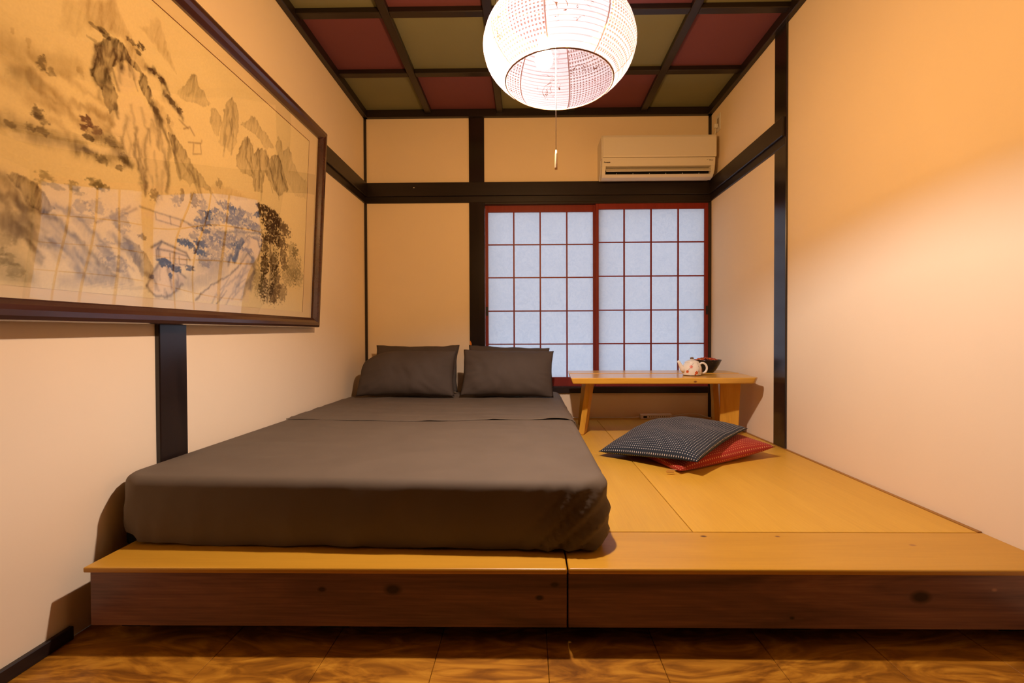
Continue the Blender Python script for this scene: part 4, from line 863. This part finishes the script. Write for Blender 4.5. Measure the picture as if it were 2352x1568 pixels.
def paint_picture():
    st = 0.0024
    ns, nt_ = int((IS1 - IS0) / st), int((IT1 - IT0) / st)
    s = np.linspace(IS0, IS1, ns + 1) * 1000
    t = np.linspace(IT0, IT1, nt_ + 1) * 1000
    X, Y = np.meshgrid(s, t)
    PAL = np.array([(0.060, 0.034, 0.020), (0.30, 0.19, 0.075), (0.16, 0.155, 0.19), (0.035, 0.050, 0.105), (0.12, 0.105, 0.045), (0.80, 0.66, 0.46), (0.11, 0.035, 0.022)])
    C = np.zeros(X.shape + (3,))
    silk = np.array((0.82, 0.70, 0.41))
    big = fbm(X / 260, Y / 200, 3)
    C[:] = silk * (0.94 + 0.12 * big[..., None])
    gr = fbm(X / 4, Y / 4, 17, 2)
    rag = (fbm(X / 22, Y / 22, 5) - 0.5)
    rag2 = (fbm(X / 14, Y / 30, 8) - 0.5)
    streak = fbm(X / 9, Y / 60, 9)
    def comp(sl, a, ci):
        a = np.clip(a, 0, 0.96)[..., None]
        C[sl] = C[sl] * (1 - a) + PAL[ci] * a
    def win(pts, m):
        xs_ = [q[0] for q in pts]; ys_ = [q[1] for q in pts]
        i0, i1 = np.searchsorted(s, [min(xs_) - m, max(xs_) + m])
        j0, j1 = np.searchsorted(t, [min(ys_) - m, max(ys_) + m])
        return (slice(j0, max(j1, j0)), slice(i0, max(i1, i0)))
    def do_fill(pts, k, ci, fade):
        sl = win(pts, 20)
        x, y = X[sl], Y[sl]
        if x.size == 0: return
        xw, yw = x + 22 * rag[sl], y + 22 * rag2[sl]
        ins = inside(xw, yw, pts)
        d = seg_dist(xw, yw, pts + pts[:1])
        soft = 7.0 if ci in (0, 3) else 16.0
        a = np.where(ins, np.minimum(1, 0.55 + d / soft), np.maximum(0, 0.55 - d / (soft * 0.45)))
        cun = np.clip((fbm(x / 7 + 0.25 * y / 7, y / 42, 41, 3) - 0.50) * 5, 0, 1)
        tex = 0.40 + 0.60 * streak[sl] + 0.35 * rag[sl] + 0.42 * cun
        if ci == 0: tex = tex * (0.80 + 0.55 * np.exp(-d / 6))
        if ci == 5: tex = 1.0
        if fade:
            top = max(q[1] for q in pts)
            a = a * np.clip(1.1 - np.maximum(0, (top - y)) / (fade * 1.6), 0.12, 1)
        comp(sl, a * k * tex, ci)
    def do_line(pts, w, k, ci):
        sl = win(pts, 30)
        x, y = X[sl], Y[sl]
        if x.size == 0: return
        kk = min(26, w * 1.9) if w > 6 else 2.0
        d = seg_dist(x + kk * rag[sl], y + kk * rag2[sl], pts)
        ww = w * (0.55 + 0.9 * fbm(x / 40, y / 40, 21))
        a = np.exp(-(d / ww) ** 2 * 1.6) * (0.6 + 0.7 * streak[sl])
        comp(sl, a * k, ci)
    def do_blob(cx, cy, rx, ry, k, ci):
        sl = win([(cx - rx, cy - ry), (cx + rx, cy + ry)], max(rx, ry) * 0.6)
        x, y = X[sl], Y[sl]
        if x.size == 0: return
        q = ((x - cx) / rx) ** 2 + ((y - cy) / ry) ** 2
        f = fbm(x / 9, y / 7, 31, 3)
        a = np.clip((1.45 - q + (f - 0.5) * 3.4) * 1.3, 0, 1)
        comp(sl, a * k * (0.7 + 0.6 * f), ci)
    for q in PF: do_fill(*q)
    for q in PL: do_line(*q)
    for q in PB: do_blob(*q)
    C *= (0.95 + 0.10 * gr[..., None])
    n_ = (ns + 1) * (nt_ + 1)
    base = np.array(pic(0, 0, -0.0232)); u_, v_ = np.array(PU), np.array(PV)
    co = base + X.reshape(-1, 1) / 1000 * u_ + Y.reshape(-1, 1) / 1000 * v_
    ii = np.arange(n_).reshape(nt_ + 1, ns + 1)
    q = np.stack([ii[:-1, :-1], ii[:-1, 1:], ii[1:, 1:], ii[1:, :-1]], -1).reshape(-1, 4)[:, ::-1]
    me = bpy.data.meshes.new('ink_landscape')
    me.vertices.add(n_); me.vertices.foreach_set('co', co.ravel())
    me.loops.add(q.size); me.loops.foreach_set('vertex_index', q.ravel().astype(np.int32))
    me.polygons.add(len(q)); me.polygons.foreach_set('loop_start', np.arange(0, q.size, 4, dtype=np.int32))
    me.polygons.foreach_set('loop_total', np.full(len(q), 4, dtype=np.int32))
    me.update(calc_edges=True)
    ca = me.color_attributes.new('ink', 'FLOAT_COLOR', 'POINT')
    rgba = np.ones((n_, 4)); rgba[:, :3] = np.clip(C.reshape(-1, 3), 0, 1)
    ca.data.foreach_set('color', rgba.ravel())
    m, nt, p = new_mat('ink_on_silk')
    vc = N(nt, 'ShaderNodeVertexColor'); vc.layer_name = 'ink'
    nt.links.new(vc.outputs['Color'], p.inputs['Base Color'])
    p.inputs['Roughness'].default_value = 0.85
    p.inputs['Specular IOR Level'].default_value = 0.1
    me.materials.append(m)
    o = bpy.data.objects.new('ink_landscape', me); COL.objects.link(o)
    par(o, painting)
    o['label'] = 'ink landscape of cliffs, pines and small houses on golden silk'
paint_picture()

# slightly wavy glazing
def glazing():
    m, nt, p = new_mat('picture_glass')
    out = nt.nodes['Material Output']
    tr = N(nt, 'ShaderNodeBsdfTransparent')
    gl = N(nt, 'ShaderNodeBsdfGlossy', Roughness=0.015)
    fr = N(nt, 'ShaderNodeFresnel')
    ge = N(nt, 'ShaderNodeNewGeometry')
    ior = N(nt, 'ShaderNodeMapRange')                 # a thin pane reflects alike from both faces
    ior.inputs[3].default_value = 2.15
    ior.inputs[4].default_value = 1.0 / 2.15
    nt.links.new(ge.outputs['Backfacing'], ior.inputs[0])
    nt.links.new(ior.outputs[0], fr.inputs['IOR'])
    tc = N(nt, 'ShaderNodeTexCoord')
    nn = N(nt, 'ShaderNodeTexNoise', Scale=2.2, Detail=0.0)
    nt.links.new(tc.outputs['Object'], nn.inputs['Vector'])
    bp = N(nt, 'ShaderNodeBump', Strength=0.6, Distance=0.02)
    nt.links.new(nn.outputs['Fac'], bp.inputs['Height'])
    nt.links.new(bp.outputs['Normal'], gl.inputs['Normal'])
    mx = N(nt, 'ShaderNodeMixShader')
    nt.links.new(fr.outputs[0], mx.inputs[0])
    nt.links.new(tr.outputs[0], mx.inputs[1])
    nt.links.new(gl.outputs[0], mx.inputs[2])
    nt.links.new(mx.outputs[0], out.inputs['Surface'])
    return m
gq = [pic(S0 + 0.048, T0 + 0.034, -0.0165), pic(S1 - 0.048, T0 + 0.034, -0.0165), pic(S1 - 0.048, T1 - 0.048, -0.0165), pic(S0 + 0.048, T1 - 0.048, -0.0165)]
obj('glass_pane', gq, [(3, 2, 1, 0)], glazing(), painting)

# ================================================================== AIR CONDITIONER
AX0, AX1 = 0.545, 1.360
ac = empty('air_conditioner', ((AX0 + AX1) / 2, YB, 1.985), 'white wall-mounted air conditioner with an open louver above the window', 'air conditioner')
def extrude_profile(name, prof, x0, x1, mat, parent, inset=0.0, smooth=False):
    """prof: list of (distance from wall, z) going round; extruded along X"""
    k = len(prof)
    V = [(x0, YB - d, z) for d, z in prof] + [(x1, YB - d, z) for d, z in prof]
    Fc = [(i, (i + 1) % k, k + (i + 1) % k, k + i) for i in range(k)] + [tuple(range(k)), tuple(range(2 * k - 1, k - 1, -1))]
    bm = bmesh.new()
    vs = [bm.verts.new(v) for v in V]
    for f in Fc: bm.faces.new([vs[i] for i in f])
    bmesh.ops.recalc_face_normals(bm, faces=bm.faces)
    if inset:
        ed = [e for e in bm.edges if abs((e.verts[0].co - e.verts[1].co).x) < 1e-6 and len(e.link_faces) == 2]
        bmesh.ops.bevel(bm, geom=ed, offset=inset, segments=3, affect='EDGES', profile=0.5)
    return bobj(name, bm, mat, parent)
# body: upper shell, lower shell split round the air outlet
extrude_profile('body', [(0.0, 2.035), (0.0, 2.278), (0.03, 2.286), (0.190, 2.284), (0.194, 2.272), (0.194, 2.118), (0.150, 2.118), (0.150, 2.050), (0.06, 2.000), (0.03, 2.020)], AX0 - 0.004, AX1 - 0.002, M_ac, ac, 0.004)
extrude_profile('front_panel', [(0.1945, 2.280), (0.2070, 2.278), (0.2115, 2.262), (0.2115, 2.132), (0.2085, 2.122), (0.1945, 2.122)], AX0 + 0.004, AX1 + 0.002, M_ac, ac, 0.002)
extrude_profile('lower_band', [(0.145, 2.117), (0.2045, 2.117), (0.2040, 2.100), (0.1985, 2.062), (0.145, 2.062)], AX0, AX1 - 0.004, M_ac, ac, 0.002)
extrude_profile('lower_lip', [(0.100, 1.990), (0.120, 1.984), (0.160, 1.992), (0.176, 2.008), (0.170, 2.013), (0.150, 2.006), (0.100, 2.006)], AX0 + 0.002, AX1 - 0.006, M_ac, ac, 0.0015)
for a, b in ((AX0, AX0 + 0.026), (AX1 - 0.030, AX1 - 0.004)):
    extrude_profile('end_cheek', [(0.120, 2.0615), (0.1983, 2.0615), (0.190, 2.034), (0.1755, 2.0085), (0.120, 2.0065)], a, b, M_ac, ac, 0.0015)
extrude_profile('outlet_recess', [(0.100, 2.0610), (0.1505, 2.0610), (0.1505, 2.0075), (0.100, 2.0075)], AX0 + 0.0265, AX1 - 0.0305, M_black, ac)
extrude_profile('louver', [(0.166, 2.050), (0.171, 2.0515), (0.1985, 2.027), (0.1950, 2.023)], AX0 + 0.030, AX1 - 0.034, M_ac, ac)
for k in range(6):
    xx = AX0 + 0.11 + k * 0.12
    extrude_profile('vane', [(0.151, 2.024), (0.160, 2.024), (0.158, 2.009), (0.151, 2.009)], xx, xx + 0.002, M_ac, ac)
M_led = plain('pale_indicator', (0.95, 0.95, 0.75), rough=0.3)
lathe('indicator', [(0.0, 0.003), (0.004, 0.002), (0.005, 0.0), (0.0, -0.001)], (1.285, YB - 0.2042, 2.101), M_led, ac, seg=10)
M_ink = plain('printed_ink', (0.03, 0.015, 0.008), rough=0.6)
def text(name, body, size, loc, mat, parent, bold=0.0, shear=0.0):
    cu = bpy.data.curves.new(name, 'FONT')
    cu.body = body; cu.size = size; cu.extrude = 0.0002; cu.offset = bold; cu.shear = shear
    tmp = bpy.data.objects.new('tmp', cu)
    COL.objects.link(tmp)
    dg = bpy.context.evaluated_depsgraph_get()
    me = bpy.data.meshes.new_from_object(tmp.evaluated_get(dg))
    bpy.data.objects.remove(tmp)
    me.transform(Matrix.Translation(loc) @ Matrix.Rotation(PI / 2 + 0.03, 4, 'X'))
    me.name = name
    me.materials.clear(); me.materials.append(mat)
    o = bpy.data.objects.new(name, me); COL.objects.link(o)
    return par(o, parent)
text('lettering', 'Panasonic', 0.0115, (AX0 + 0.012, YB - 0.2046, 2.0835), M_ink, ac, bold=0.0006)
for a, b, z in ((1.297, 1.305, 2.102), (1.313, 1.321, 2.102), (1.312, 1.340, 2.0965)):
    extrude_profile('caption', [(0.2030, z - 0.0011), (0.2050, z - 0.0011), (0.2050, z + 0.0011), (0.2030, z + 0.0011)], a, b, M_ink, ac)
tube('pipe_bend', [(1.16, YB - 0.05, 2.28), (1.18, YB - 0.05, 2.296), (1.21, YB - 0.05, 2.298), (1.24, YB - 0.05, 2.28)], 0.005, M_ac, ac)

# wall socket with the plug of the air conditioner
M_insert = plain('socket_grey', (0.36, 0.29, 0.21), rough=0.5)
ws = empty('wall_socket', (XR, 3.345, 2.40), 'white wall socket high on the right wall beside the air conditioner', 'socket')
box('face_plate', XR - 0.006, XR, 3.308, 3.378, 2.335, 2.455, M_white, ws, bev=0.002)
box('socket_insert', XR - 0.008, XR - 0.0055, 3.328, 3.358, 2.362, 2.428, M_insert, ws, bev=0.001)
pg = empty('power_plug', (XR - 0.02, 3.345, 2.37), 'white plug and cord hanging from the wall socket to the air conditioner', 'plug')
box('plug_body', XR - 0.034, XR - 0.0082, 3.332, 3.358, 2.356, 2.386, M_white, pg, bev=0.004)
tube('cord', [(XR - 0.022, 3.345, 2.357), (XR - 0.022, 3.345, 2.33), (XR - 0.03, 3.36, 2.305), (XR - 0.06, 3.39, 2.290)], 0.004, M_white, pg)

# ================================================================== LOW TABLE
tb = empty('low_table', (0.82, 2.92, ZP), 'low pine table of two live-edge planks under the window', 'table')
ZT = 0.588
def plank(name, pts, z0, z1, mat, parent, under=0.012, bev=0.006):
    """outline pts (x,y) counter-clockwise from above; underside pulled in for a live edge"""
    cx = sum(q[0] for q in pts) / len(pts); cy = sum(q[1] for q in pts) / len(pts)
    bm = bmesh.new()
    tv = [bm.verts.new((q[0], q[1], z1)) for q in pts]
    bv = []
    for q in pts:
        d = Vector((q[0] - cx, q[1] - cy, 0)); 
        d = Vector((math.copysign(min(1, abs(d.x) / 0.5), d.x), math.copysign(min(1, abs(d.y) / 0.13), d.y), 0))
        bv.append(bm.verts.new((q[0] - d.x * under, q[1] - d.y * under * 0.4, z0)))
    bm.faces.new(tv); bm.faces.new(bv[::-1])
    k = len(pts)
    for i in range(k):
        j = (i + 1) % k
        bm.faces.new((tv[j], tv[i], bv[i], bv[j]))
    bmesh.ops.recalc_face_normals(bm, faces=bm.faces)
    bmesh.ops.bevel(bm, geom=list(bm.edges), offset=bev, segments=2, affect='EDGES', profile=0.5)
    return bobj(name, bm, mat, parent)
front = [(0.252, 2.618), (0.40, 2.608), (0.58, 2.616), (0.76, 2.606), (0.95, 2.612), (1.15, 2.606), (1.32, 2.616), (1.343, 2.640), (1.346, 2.70), (1.385, 2.925), (1.10, 2.930), (0.80, 2.928), (0.50, 2.932), (0.272, 2.930), (0.262, 2.80)]
back = [(0.272, 2.964), (0.50, 2.967), (0.80, 2.963), (1.10, 2.966), (1.385, 2.962), (1.395, 3.00), (1.398, 3.20), (1.36, 3.235), (1.10, 3.240), (0.80, 3.232), (0.50, 3.236), (0.285, 3.215)]
plank('tabletop_plank', front, ZT - 0.036, ZT, M_tableX, tb)
plank('tabletop_plank', back, ZT - 0.036, ZT, M_tableX, tb, bev=0.004)
def leg(x0, y0, x1, y1, ang, w=0.115, th=0.034):
    """plank leg from (x0,y0) under the top to (x1,y1) on the deck, its face turned by ang"""
    a = Vector((math.cos(ang), math.sin(ang), 0)); b = Vector((-a.y, a.x, 0))
    V = []
    for (cx, cy, cz, ww) in ((x1, y1, ZP + 0.0012, w * 0.92), (x0, y0, ZT - 0.037, w)):
        c = Vector((cx, cy, cz))
        for sx, sy in ((-1, -1), (1, -1), (1, 1), (-1, 1)):
            V.append(c + a * (sx * ww / 2) + b * (sy * th / 2))
    bm = bmesh.new()
    vs = [bm.verts.new(v) for v in V]
    for f in [(0, 3, 2, 1), (4, 5, 6, 7), (0, 1, 5, 4), (1, 2, 6, 5), (2, 3, 7, 6), (3, 0, 4, 7)]: bm.faces.new([vs[i] for i in f])
    bmesh.ops.bevel(bm, geom=list(bm.edges), offset=0.003, segments=2, affect='EDGES')
    return bobj('leg', bm, M_tableZ, tb)
leg(0.395, 2.830, 0.352, 2.880, math.radians(72))
leg(1.262, 2.820, 1.262, 2.840, math.radians(-18))
leg(0.420, 3.130, 0.385, 3.130, math.radians(108))
leg(1.290, 3.140, 1.320, 3.160, math.radians(78))

# ------------------------------------------------------------------ teapot
TP = Vector((1.008, 2.775, ZT + 0.0006))
M_pot = plain('cream_glaze', (0.82, 0.76, 0.62), rough=0.14, spec=0.6, var=0.02, scale=30, coat=0.5)
M_potrim = plain('brown_glaze', (0.16, 0.095, 0.045), rough=0.3)
M_blossom = plain('orange_blossom', (0.62, 0.10, 0.015), rough=0.4)
M_twig = plain('brown_twig', (0.10, 0.045, 0.02), rough=0.5)
pot = empty('teapot', TP, 'small cream teapot painted with orange blossoms on the table', 'teapot')
bp_ = [(0.0, 0.0), (0.050, 0.0), (0.0535, 0.004), (0.0565, 0.018), (0.0575, 0.034), (0.0560, 0.050), (0.0510, 0.064), (0.0440, 0.076), (0.0405, 0.081), (0.0, 0.081)]
def smooth_prof(pr, n_=4):
    out = []
    for i in range(len(pr) - 1):
        p0, p1, p2, p3 = pr[max(i - 1, 0)], pr[i], pr[i + 1], pr[min(i + 2, len(pr) - 1)]
        for k in range(n_):
            t = k / n_
            out.append(tuple(max(0, 0.5 * ((2 * p1[c]) + (-p0[c] + p2[c]) * t + (2 * p0[c] - 5 * p1[c] + 4 * p2[c] - p3[c]) * t * t + (-p0[c] + 3 * p1[c] - 3 * p2[c] + p3[c]) * t ** 3)) for c in (0, 1)))
    out.append(pr[-1])
    return out
pb = lathe('body', [bp_[0]] + smooth_prof(bp_[1:9], 4) + [bp_[9]], TP, M_pot, pot, seg=40)
lathe('foot_ring', [(0.0505, 0.0), (0.0525, 0.001), (0.0540, 0.005), (0.0515, 0.0052)], TP, M_potrim, pot, seg=40, closed=True)
lid = lathe('lid', [(0.0425, 0.0805), (0.0415, 0.084), (0.034, 0.089), (0.022, 0.0935), (0.012, 0.096), (0.010, 0.100), (0.0, 0.100)], TP, M_pot, pot, seg=36)
lathe('knob', [(0.0, 0.0995), (0.009, 0.100), (0.0115, 0.104), (0.0105, 0.109), (0.005, 0.112), (0.0, 0.1125)], TP, M_potrim, lid, seg=20)
tube('spout', [TP + Vector(q) for q in ((-0.046, -0.006, 0.030), (-0.062, -0.008, 0.044), (-0.072, -0.009, 0.062), (-0.081, -0.010, 0.080), (-0.089, -0.011, 0.090))], 0.01, M_pot, pot, seg=14, rf=[0.020, 0.0165, 0.0115, 0.0085, 0.0072])
hp = []
for k in range(15):
    w = math.radians(112) - math.radians(222) * k / 14
    hp.append(TP + Vector((0.062 + 0.028 * math.cos(w), -0.004, 0.045 + 0.028 * math.sin(w) * 1.12)))
tube('handle', [TP + Vector((0.042, -0.004, 0.068))] + hp[1:13] + [TP + Vector((0.050, -0.004, 0.016))], 0.0062, M_pot, pot, seg=12)
def pot_r(z):
    for (r0, z0), (r1, z1) in zip(bp_[1:-2], bp_[2:-1]):
        if z0 <= z <= z1: return r0 + (r1 - r0) * (z - z0) / max(1e-6, z1 - z0)
    return 0.04
def on_pot(a, z, lift=0.0004):
    r = pot_r(z) + lift + 0.0006
    return TP + Vector((r * math.sin(a), -r * math.cos(a), z))
# painted twigs and five-petalled blossoms lying on the glaze
for pts in ([(-0.12, 0.078), (-0.38, 0.060), (-0.62, 0.040), (-0.80, 0.026)], [(0.42, 0.078), (0.50, 0.052), (0.36, 0.030), (0.20, 0.016)], [(0.42, 0.060), (0.48, 0.03), (0.40, 0.008)]):
    tube('painted_twig', [on_pot(a, z) for a, z in pts], 0.0007, M_twig, pb, seg=5)
for a, z, r in ((-0.42, 0.056, 0.0105), (-0.80, 0.026, 0.0095), (0.14, 0.020, 0.0110), (0.02, 0.010, 0.006), (0.98, 0.036, 0.0055), (1.02, 0.028, 0.005)):
    V, Fc = [], []
    for k in range(5):
        w = 2 * PI * k / 5 + 0.3
        base = len(V)
        V.append((0, 0))
        for q in range(9):
            ww = w + (q - 4) / 4 * 0.62
            rr = r * (0.55 + 0.45 * math.cos((q - 4) / 4 * PI / 2) ** 0.5)
            V.append((rr * math.cos(ww), rr * math.sin(ww)))
        for q in range(8): Fc.append((base, base + q + 1, base + q + 2))
    VV = [on_pot(a + x / 0.056, min(0.078, max(0.004, z + y)), 0.0006) for x, y in V]
    obj('painted_blossom', VV, Fc, M_blossom, pb)

# ------------------------------------------------------------------ bowl of dried petals
BW = Vector((1.196, 3.030, ZT + 0.0006))
M_bowl = plain('black_glaze', (0.010, 0.010, 0.011), rough=0.22, spec=0.5)
bo = []
for k in range(40):
    q = k / 39
    z = 0.003 + 0.080 * q
    bo.append((0.046 + 0.050 * q ** 0.72 + 0.0008 * math.sin(q * 60), z))
prof = [(0.0, 0.004), (0.044, 0.0), (0.046, 0.003)] + bo + [(0.0945, 0.0845), (0.0925, 0.083)] + [(0.0925 - 0.048 * (1 - q) ** 1.4, 0.083 - 0.070 * (1 - q)) for q in (0.8, 0.5, 0.2, 0.0)] + [(0.0, 0.012)]
o = lathe('bowl', prof, BW, M_bowl, None, seg=48)
tag(o, 'black ribbed bowl of dried petals behind the teapot', 'bowl')
mats = [plain('petal_red', (0.42, 0.035, 0.02), 0.6), plain('petal_orange', (0.80, 0.16, 0.03), 0.6), plain('petal_purple', (0.10, 0.018, 0.03), 0.6), plain('petal_tan', (0.55, 0.32, 0.14), 0.7)]
V, Fc, fm = [], [], []
rnd = random.Random(5)
for k in range(420):
    a, r = rnd.uniform(0, 2 * PI), 0.084 * math.sqrt(rnd.random())
    z = 0.070 + 0.022 * (1 - (r / 0.086) ** 2) + rnd.uniform(-0.004, 0.006)
    c = BW + Vector((r * math.cos(a), r * math.sin(a), z))
    s = rnd.uniform(0.005, 0.011)
    Rr = Matrix.Rotation(rnd.uniform(0, 6.28), 3, 'Z') @ Matrix.Rotation(rnd.uniform(-1.0, 1.0), 3, 'X')
    b = len(V)
    for q in ((-1, 0, 0), (0, -0.6, 0.2), (1, 0, 0.1), (0, 0.6, 0.25), (0, 0, -0.3)): V.append(c + Rr @ (Vector(q) * s))
    Fc += [(b, b + 1, b + 4), (b + 1, b + 2, b + 4), (b + 2, b + 3, b + 4), (b + 3, b, b + 4)]
    fm += [rnd.choice([0, 0, 1, 1, 2, 3])] * 4
o = obj('dried_petals', V, Fc, None, None, mats=mats, fmat=fm)
tag(o, 'red and orange dried petals heaped in the black bowl', 'petals', kind='stuff')

# ------------------------------------------------------------------ cushions
def dotted(name, base, dot, nrep, r=0.2):
    m, nt, p = new_mat(name)
    uvn = N(nt, 'ShaderNodeUVMap'); uvn.uv_map = 'uv'
    sc = N(nt, 'ShaderNodeVectorMath', operation='SCALE'); sc.inputs['Scale'].default_value = nrep
    nt.links.new(uvn.outputs[0], sc.inputs[0])
    fr = N(nt, 'ShaderNodeVectorMath', operation='FRACTION')
    nt.links.new(sc.outputs[0], fr.inputs[0])
    ds = N(nt, 'ShaderNodeVectorMath', operation='DISTANCE')
    nt.links.new(fr.outputs[0], ds.inputs[0]); ds.inputs[1].default_value = (0.5, 0.5, 0)
    lt = N(nt, 'ShaderNodeMapRange'); lt.inputs[1].default_value = r * 0.8; lt.inputs[2].default_value = r * 1.25; lt.inputs[3].default_value = 1; lt.inputs[4].default_value = 0
    nt.links.new(ds.outputs['Value'], lt.inputs[0])
    mx = N(nt, 'ShaderNodeMix', data_type='RGBA')
    nt.links.new(lt.outputs[0], mx.inputs[0])
    mx.inputs[6].default_value = (*base, 1); mx.inputs[7].default_value = (*dot, 1)
    nt.links.new(mx.outputs[2], p.inputs['Base Color'])
    p.inputs['Roughness'].default_value = 0.8
    p.inputs['Specular IOR Level'].default_value = 0.2
    p.inputs['Sheen Weight'].default_value = 0.1
    return m
M_navy = dotted('navy_dots', (0.022, 0.030, 0.042), (0.62, 0.58, 0.52), 44, 0.17)
M_crim = dotted('red_dots', (0.36, 0.030, 0.014), (0.75, 0.36, 0.14), 44, 0.16)
def cushion(name, label, corners, T, mat, floor_z, seed, below=0.5, sag=0.0, hump=None, full=0.6, lower=0.0):
    A_, B_, C_, D_ = [Vector(c) for c in corners]
    n_ = 44
    V, Fc, UV = [], [], []
    ids = [{}, {}]
    for side in (0, 1):
        for j in range(n_ + 1):
            for i in range(n_ + 1):
                edge = i in (0, n_) or j in (0, n_)
                if side == 1 and edge:
                    ids[1][(i, j)] = ids[0][(i, j)]; continue
                u, v = i / n_, j / n_
                P_ = (A_ * (1 - u) + B_ * u) * (1 - v) + (D_ * (1 - u) + C_ * u) * v
                uu, vv = 2 * u - 1, 2 * v - 1
                # edges bow inwards between the corners
                ctr = (A_ + B_ + C_ + D_) / 4
                k = 1 - 0.05 * ((1 - vv * vv) * abs(uu) ** 4 + (1 - uu * uu) * abs(vv) ** 4)
                P_ = Vector((ctr.x + (P_.x - ctr.x) * k, ctr.y + (P_.y - ctr.y) * k, P_.z))
                f = (max(0, 1 - abs(uu) ** 2.4) ** full) * (max(0, 1 - abs(vv) ** 2.4) ** full)
                P_.z += sag * (1 - uu * uu) * (1 - vv * vv)
                w = 0.020 * nz(P_.x * 5 + seed, P_.y * 5, seed, 2) * f
                if hump and side == 0: w += hump[2] * math.exp(-((u - hump[0]) ** 2 + (v - hump[1]) ** 2) / hump[3])
                P_.z += T * f + w if side == 0 else -T * (below + lower * v * (1 - u)) * f
                P_.z = max(P_.z, floor_z + 0.002 + (0.001 if side == 0 else 0))
                ids[side][(i, j)] = len(V)
                V.append(P_); UV.append((u, v))
    for side in (0, 1):
        d = ids[side]
        for j in range(n_):
            for i in range(n_):
                q = (d[(i, j)], d[(i + 1, j)], d[(i + 1, j + 1)], d[(i, j + 1)])
                Fc.append(q if side == 0 else q[::-1])
    o = obj(name, V, Fc, mat, None, smooth=True, uv=UV)
    return tag(o, label, 'cushion', 'floor cushions')
red = cushion('floor_cushion', 'red dotted floor cushion lying under the navy one', [(0.675, 2.000, 0.228), (1.250, 2.280, 0.268), (1.000, 2.780, 0.245), (0.490, 2.480, 0.225)], 0.062, M_crim, ZP, 4.0, below=0.8, full=0.42)
M_tag = plain('cream_tag', (0.80, 0.66, 0.48), rough=0.8)
c0 = Vector((0.628, 2.012, ZP + 0.004))
tg = []
for k in range(9):
    w = PI * k / 8
    tg.append((c0 + Vector((0.000, 0.0, 0.0)) + Vector((-0.012 * math.sin(w) * 1.2, -0.012 + 0.010 * math.cos(w), 0.014 * (1 - math.cos(w)) * 0.8)), c0 + Vector((0.030 - 0.012 * math.sin(w), -0.018 + 0.010 * math.cos(w), 0.014 * (1 - math.cos(w)) * 0.8))))
obj('label_tag', [q for t_ in tg for q in t_], [(2 * k, 2 * k + 1, 2 * k + 3, 2 * k + 2) for k in range(8)], M_tag, red)
cushion('floor_cushion', 'navy floor cushion with white dots lying on top of the red one', [(0.735, 1.955, 0.279), (1.135, 2.330, 0.352), (0.800, 2.760, 0.318), (0.362, 2.310, 0.236)], 0.062, M_navy, ZP, 9.0, below=0.12, sag=0.012, hump=(0.28, 0.80, 0.016, 0.05), full=0.45, lower=0.6)

# ------------------------------------------------------------------ power strip on the deck by the wall
ps = empty('power_strip', (0.97, 3.40, ZP), 'white power strip with a cord on the deck under the table', 'power strip')
PM = Matrix.Translation((0.968, 3.410, ZP + 0.0005)) @ Matrix.Rotation(0.06, 4, 'Z')
box('strip_body', -0.120, 0.120, -0.016, 0.020, 0.0, 0.034, M_white, ps, bev=0.003, M=PM)
box('switch', -0.100, -0.072, -0.0178, -0.0155, 0.008, 0.022, M_black, ps, M=PM)
for k in range(10):
    xx = -0.055 + k * 0.0165
    box('socket_slot', xx, xx + 0.004, -0.0172, -0.0155, 0.012, 0.020, M_black, ps, M=PM)
tube('cord', [(0.846, 3.405, ZP + 0.014), (0.80, 3.412, ZP + 0.006), (0.66, 3.425, ZP + 0.0055), (0.50, 3.415, ZP + 0.0055), (0.36, 3.42, ZP + 0.0055), (0.28, 3.44, ZP + 0.0055)], 0.0042, M_white, ps)
cc = empty('extension_cord', (1.2, 3.43, ZP), 'thin cord running from the power strip along the wall to the corner', 'cord')
tube('cord', [(1.092, 3.418, ZP + 0.016), (1.13, 3.43, ZP + 0.020), (1.22, 3.44, ZP + 0.030), (1.30, 3.44, ZP + 0.028), (1.35, 3.43, ZP + 0.010), (1.38, 3.41, ZP + 0.0055)], 0.004, M_white, cc)

# small hook screwed to a ceiling panel
hk = tube('ceiling_hook', [(-0.152, 2.345, ZC + 0.001), (-0.150, 2.332, ZC - 0.030), (-0.132, 2.328, ZC - 0.043), (-0.114, 2.326, ZC - 0.048)], 0.0040, M_white)
tag(hk, 'small white hook on the ceiling panel left of the lantern', 'hook')
